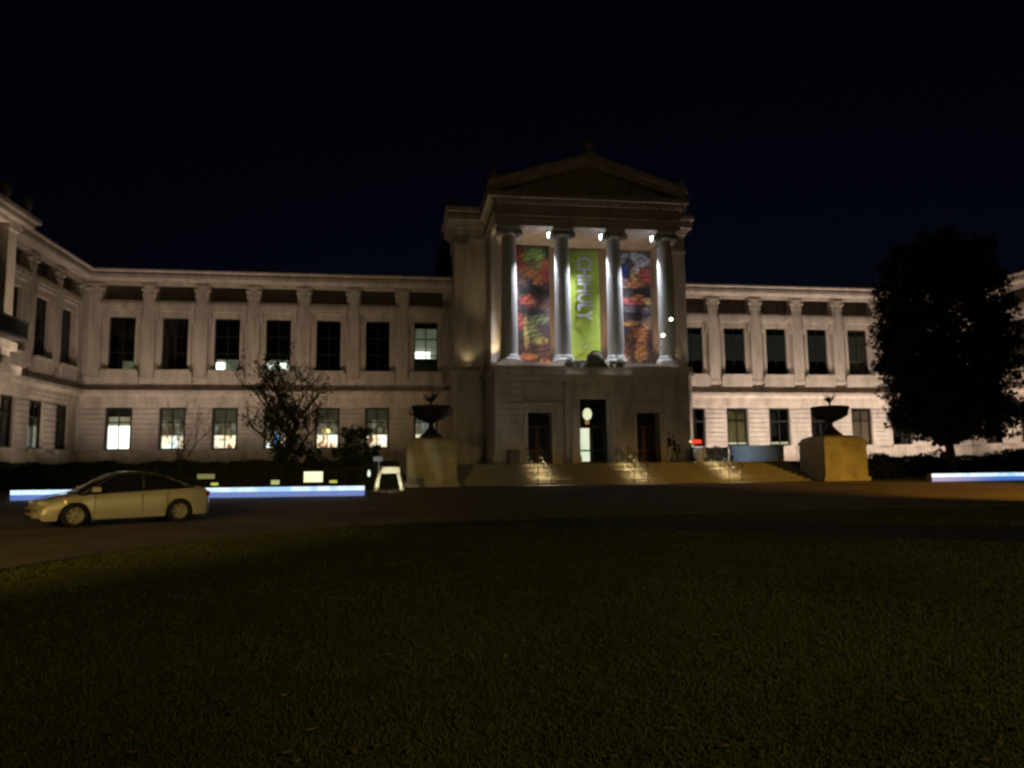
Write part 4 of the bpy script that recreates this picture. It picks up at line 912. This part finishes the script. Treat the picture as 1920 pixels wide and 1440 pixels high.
# ------------------------------------------------------------------ people
def person(label, x, y, rz, h, top, legs, hairc, step=.22, armbend=.25, coatlen=0):
    T = thing('person', label, 'person', (x, y, 1.57), rz, 'two people walking on the terrace')
    k_ = h / 1.75
    J = {}; E = []; RAD = {}
    def j(n_, p, r, par=None): J[n_] = Vector(p) * k_; RAD[n_] = r * k_; (E.append((par, n_)) if par else None)
    j('pelvis', (0, 0, .95), .145); j('waist', (0, 0, 1.08), .125, 'pelvis'); j('chest', (0, -.01, 1.28), .15, 'waist'); j('upper', (0, 0, 1.42), .11, 'chest'); j('neck', (0, -.01, 1.51), .055, 'upper')
    j('chin', (0, -.025, 1.575), .068, 'neck'); j('head', (0, -.02, 1.66), .092, 'chin'); j('crown', (0, -.01, 1.73), .06, 'head')
    for s, n_ in ((-1, 'L'), (1, 'R')):
        st = s * step
        j('hip' + n_, (s * .10, 0, .88), .10, 'pelvis'); j('knee' + n_, (s * .11, -.06 + (-st * .6), .49), .065, 'hip' + n_); j('ankle' + n_, (s * .11, -st * 1.0 + .02, .09), .045, 'knee' + n_); j('heel' + n_, (s * .11, -st + .05, .045), .04, 'ankle' + n_); j('toe' + n_, (s * .12, -st - .15, .035), .035, 'heel' + n_)
        j('sho' + n_, (s * .185, 0, 1.41), .068, 'upper'); j('elb' + n_, (s * .245, st * .35, 1.13), .048, 'sho' + n_); j('wri' + n_, (s * .24, st * .6 - armbend * .6, .92 + armbend * .4), .033, 'elb' + n_); j('palm' + n_, (s * .235, st * .65 - armbend * .75, .85 + armbend * .4), .034, 'wri' + n_)
        for q in range(4):
            fx = s * .235; fy = st * .65 - armbend * .75 - .035 + q * .022
            j('f%d' % q + n_, (fx, fy - .01, .79 + armbend * .4), .010, 'palm' + n_); j('g%d' % q + n_, (fx - s * .015, fy - .015, .755 + armbend * .4 + abs(q - 1.4) * .008), .008, 'f%d' % q + n_)
        j('thumb' + n_, (s * .215, st * .65 - armbend * .75 - .055, .82 + armbend * .4), .011, 'palm' + n_)
    names = list(J); idx = {n_: i for i, n_ in enumerate(names)}
    me = bpy.data.meshes.new('body'); me.from_pydata([tuple(J[n_]) for n_ in names], [(idx[a], idx[c]) for a, c in E], [])
    o = bpy.data.objects.new('body_tmp', me); COL.objects.link(o)
    sk = o.modifiers.new('skin', 'SKIN')
    for i, n_ in enumerate(names):
        r = RAD[n_]; wide = 1.25 if n_ in ('chest', 'pelvis', 'waist', 'upper') else 1
        me.skin_vertices[0].data[i].radius = (r * wide, r * (.85 if wide > 1 else 1)); me.skin_vertices[0].data[i].use_root = (i == 0)
    ss = o.modifiers.new('sub', 'SUBSURF'); ss.levels = 2
    bpy.context.view_layer.update()
    m2 = bpy.data.meshes.new_from_object(o.evaluated_get(bpy.context.evaluated_depsgraph_get())); bpy.data.objects.remove(o)
    SK = mat('skin', (.42, .25, .17), .6); SH = mat('shoe', (.02, .018, .015), .6)
    m2.materials.clear()
    for m in (SK, top, legs, SH): m2.materials.append(m)
    for p in m2.polygons:
        p.use_smooth = True; c = p.center / k_; side = abs(c.x)
        if c.z < .085: p.material_index = 3
        elif side > .19 and c.z < .885 + armbend * .4 and c.z > .6 and abs(c.x) > .2: p.material_index = 0
        elif c.z < .93 - coatlen and side < .19 or c.z < .6: p.material_index = 2
        elif c.z < 1.505: p.material_index = 1
        else: p.material_index = 0
    m2.name = 'body'; bo = link('body', m2, T)
    # face
    b = MB(); b.lathe([(.004, -.02), (.016, -.01), (.012, .01), (.004, .03)], 0, -.112, 8); fo = b.build('nose', SK, T); fo.location = (0, 0, 1.655 * k_)
    for s in (-1, 1):
        b = MB(); b.lathe([(.002, -.008), (.010, 0), (.002, .008)], s * .033, -.103, 8); e_ = b.build('eye', SH, T); e_.location = (0, 0, 1.675 * k_)
        b = MB(); b.lathe([(.003, -.03), (.016, -.01), (.018, .015), (.004, .03)], s * .094, -.01, 8); e_ = b.build('ear', SK, T); e_.location = (0, 0, 1.66 * k_)
    # hair cap
    b = MB(); vs = []; n1, n2 = 16, 8
    for i in range(n2 + 1):
        t = i / n2 * 1.75
        for q in range(n1):
            a = 2 * PI * q / n1; front = .72 if math.sin(a) < -.3 else 1.0; tt = t * front
            vs.append((math.cos(a) * math.sin(tt) * .104, math.sin(a) * math.sin(tt) * .112 - .005, math.cos(tt) * .115))
    b.add(vs, [(i * n1 + q, i * n1 + (q + 1) % n1, (i + 1) * n1 + (q + 1) % n1, (i + 1) * n1 + q) for i in range(n2) for q in range(n1)], 0, True)
    ho = b.build('hair', hairc, T); ho.location = (0, 0, 1.685 * k_)
    if coatlen:
        b = MB(); b.lathe([(.215, .93 - coatlen), (.20, 1.0), (.175, 1.1)], n=20, cap=False); cO = b.build('coat_skirt', top, T); cO.scale = (1, .8, 1)
    return T
HB = mat('hair_brown', (.05, .03, .02), .7); HK = mat('hair_black', (.02, .015, .012), .7)
person('person in a brown jacket and pale trousers walking at the terrace edge', 16.62, 44.6, math.radians(40), 1.83, mat('jacket_brown', (.03, .018, .012), .8, var=.2, scale=9), mat('trousers_pale', (.24, .22, .19), .8, var=.2, scale=9), HB, .2, .3)
person('person in a black coat and dark trousers walking beside the other', 17.15, 45.2, math.radians(60), 1.68, mat('coat_black', (.012, .012, .014), .8, var=.2, scale=9), mat('trousers_grey', (.06, .065, .08), .8, var=.2, scale=9), HK, .17, .5, .22)
bg_ = thing('shoulder_bag', 'dark bag carried by the walker in the black coat', 'bag', (17.42, 45.05, 1.57 + .55), math.radians(60))
b = MB(); b.box(-.16, .16, -.07, .07, 0, .38); b.build('bag_body', mat('bag_cloth', (.02, .02, .025), .8, var=.2, scale=9), bg_); b = MB(); b.tube([(-.12, 0, .38), (-.05, 0, .62), (.05, 0, .62), (.12, 0, .38)], .015); b.build('strap', METAL, bg_)

# ------------------------------------------------------------------ street lamps (outside the frame, light the drive and lawn)
def street_lamp(x, y, h, w, label, tx, ty, tz, ang, col=SODIUM):
    t = thing('street_lamp', label, 'street lamp', (x, y, 0), group='street lamps round the drive')
    b = MB(); b.lathe([(.16, 0), (.14, .4), (.07, .5), (.05, h - .4)], n=12); b.build('pole', METAL, t)
    b = MB(); b.lathe([(.06, h - .4), (.28, h - .2), (.32, h + .12), (.2, h + .3), (.03, h + .4)], n=16); b.build('cage', METAL, t)
    b = MB(); b.lathe([(.02, h - .52), (.16, h - .50), (.16, h - .44), (.02, h - .42)], n=16); b.build('lamp', SODL, t)
    spot((x, y, h - .62), (tx, ty, tz), w, col, ang, .75, t, .15)
    return t
street_lamp(33, 17, 7.5, 25000, 'sodium street lamp right of the lawn, outside the picture', 23.5, 34, -3.2, 50)
street_lamp(-12, -4, 8.0, 16000, 'sodium street lamp behind the lawn, outside the picture', -8, 22, -1.5, 42, (1.0, .68, .20))
street_lamp(50, -25, 9.0, 3600, 'warm street lamp on the avenue behind the lawn, outside the picture', 13, 40, 7, 60, (1.0, .80, .44))
street_lamp(10, -10, 9.0, 7500, 'added unseen yellowish lamp behind the camera, brightening the lawn', 7, 14, -3, 80, (1.0, .84, .40))  # unseen lamp added to lift the dark lawn
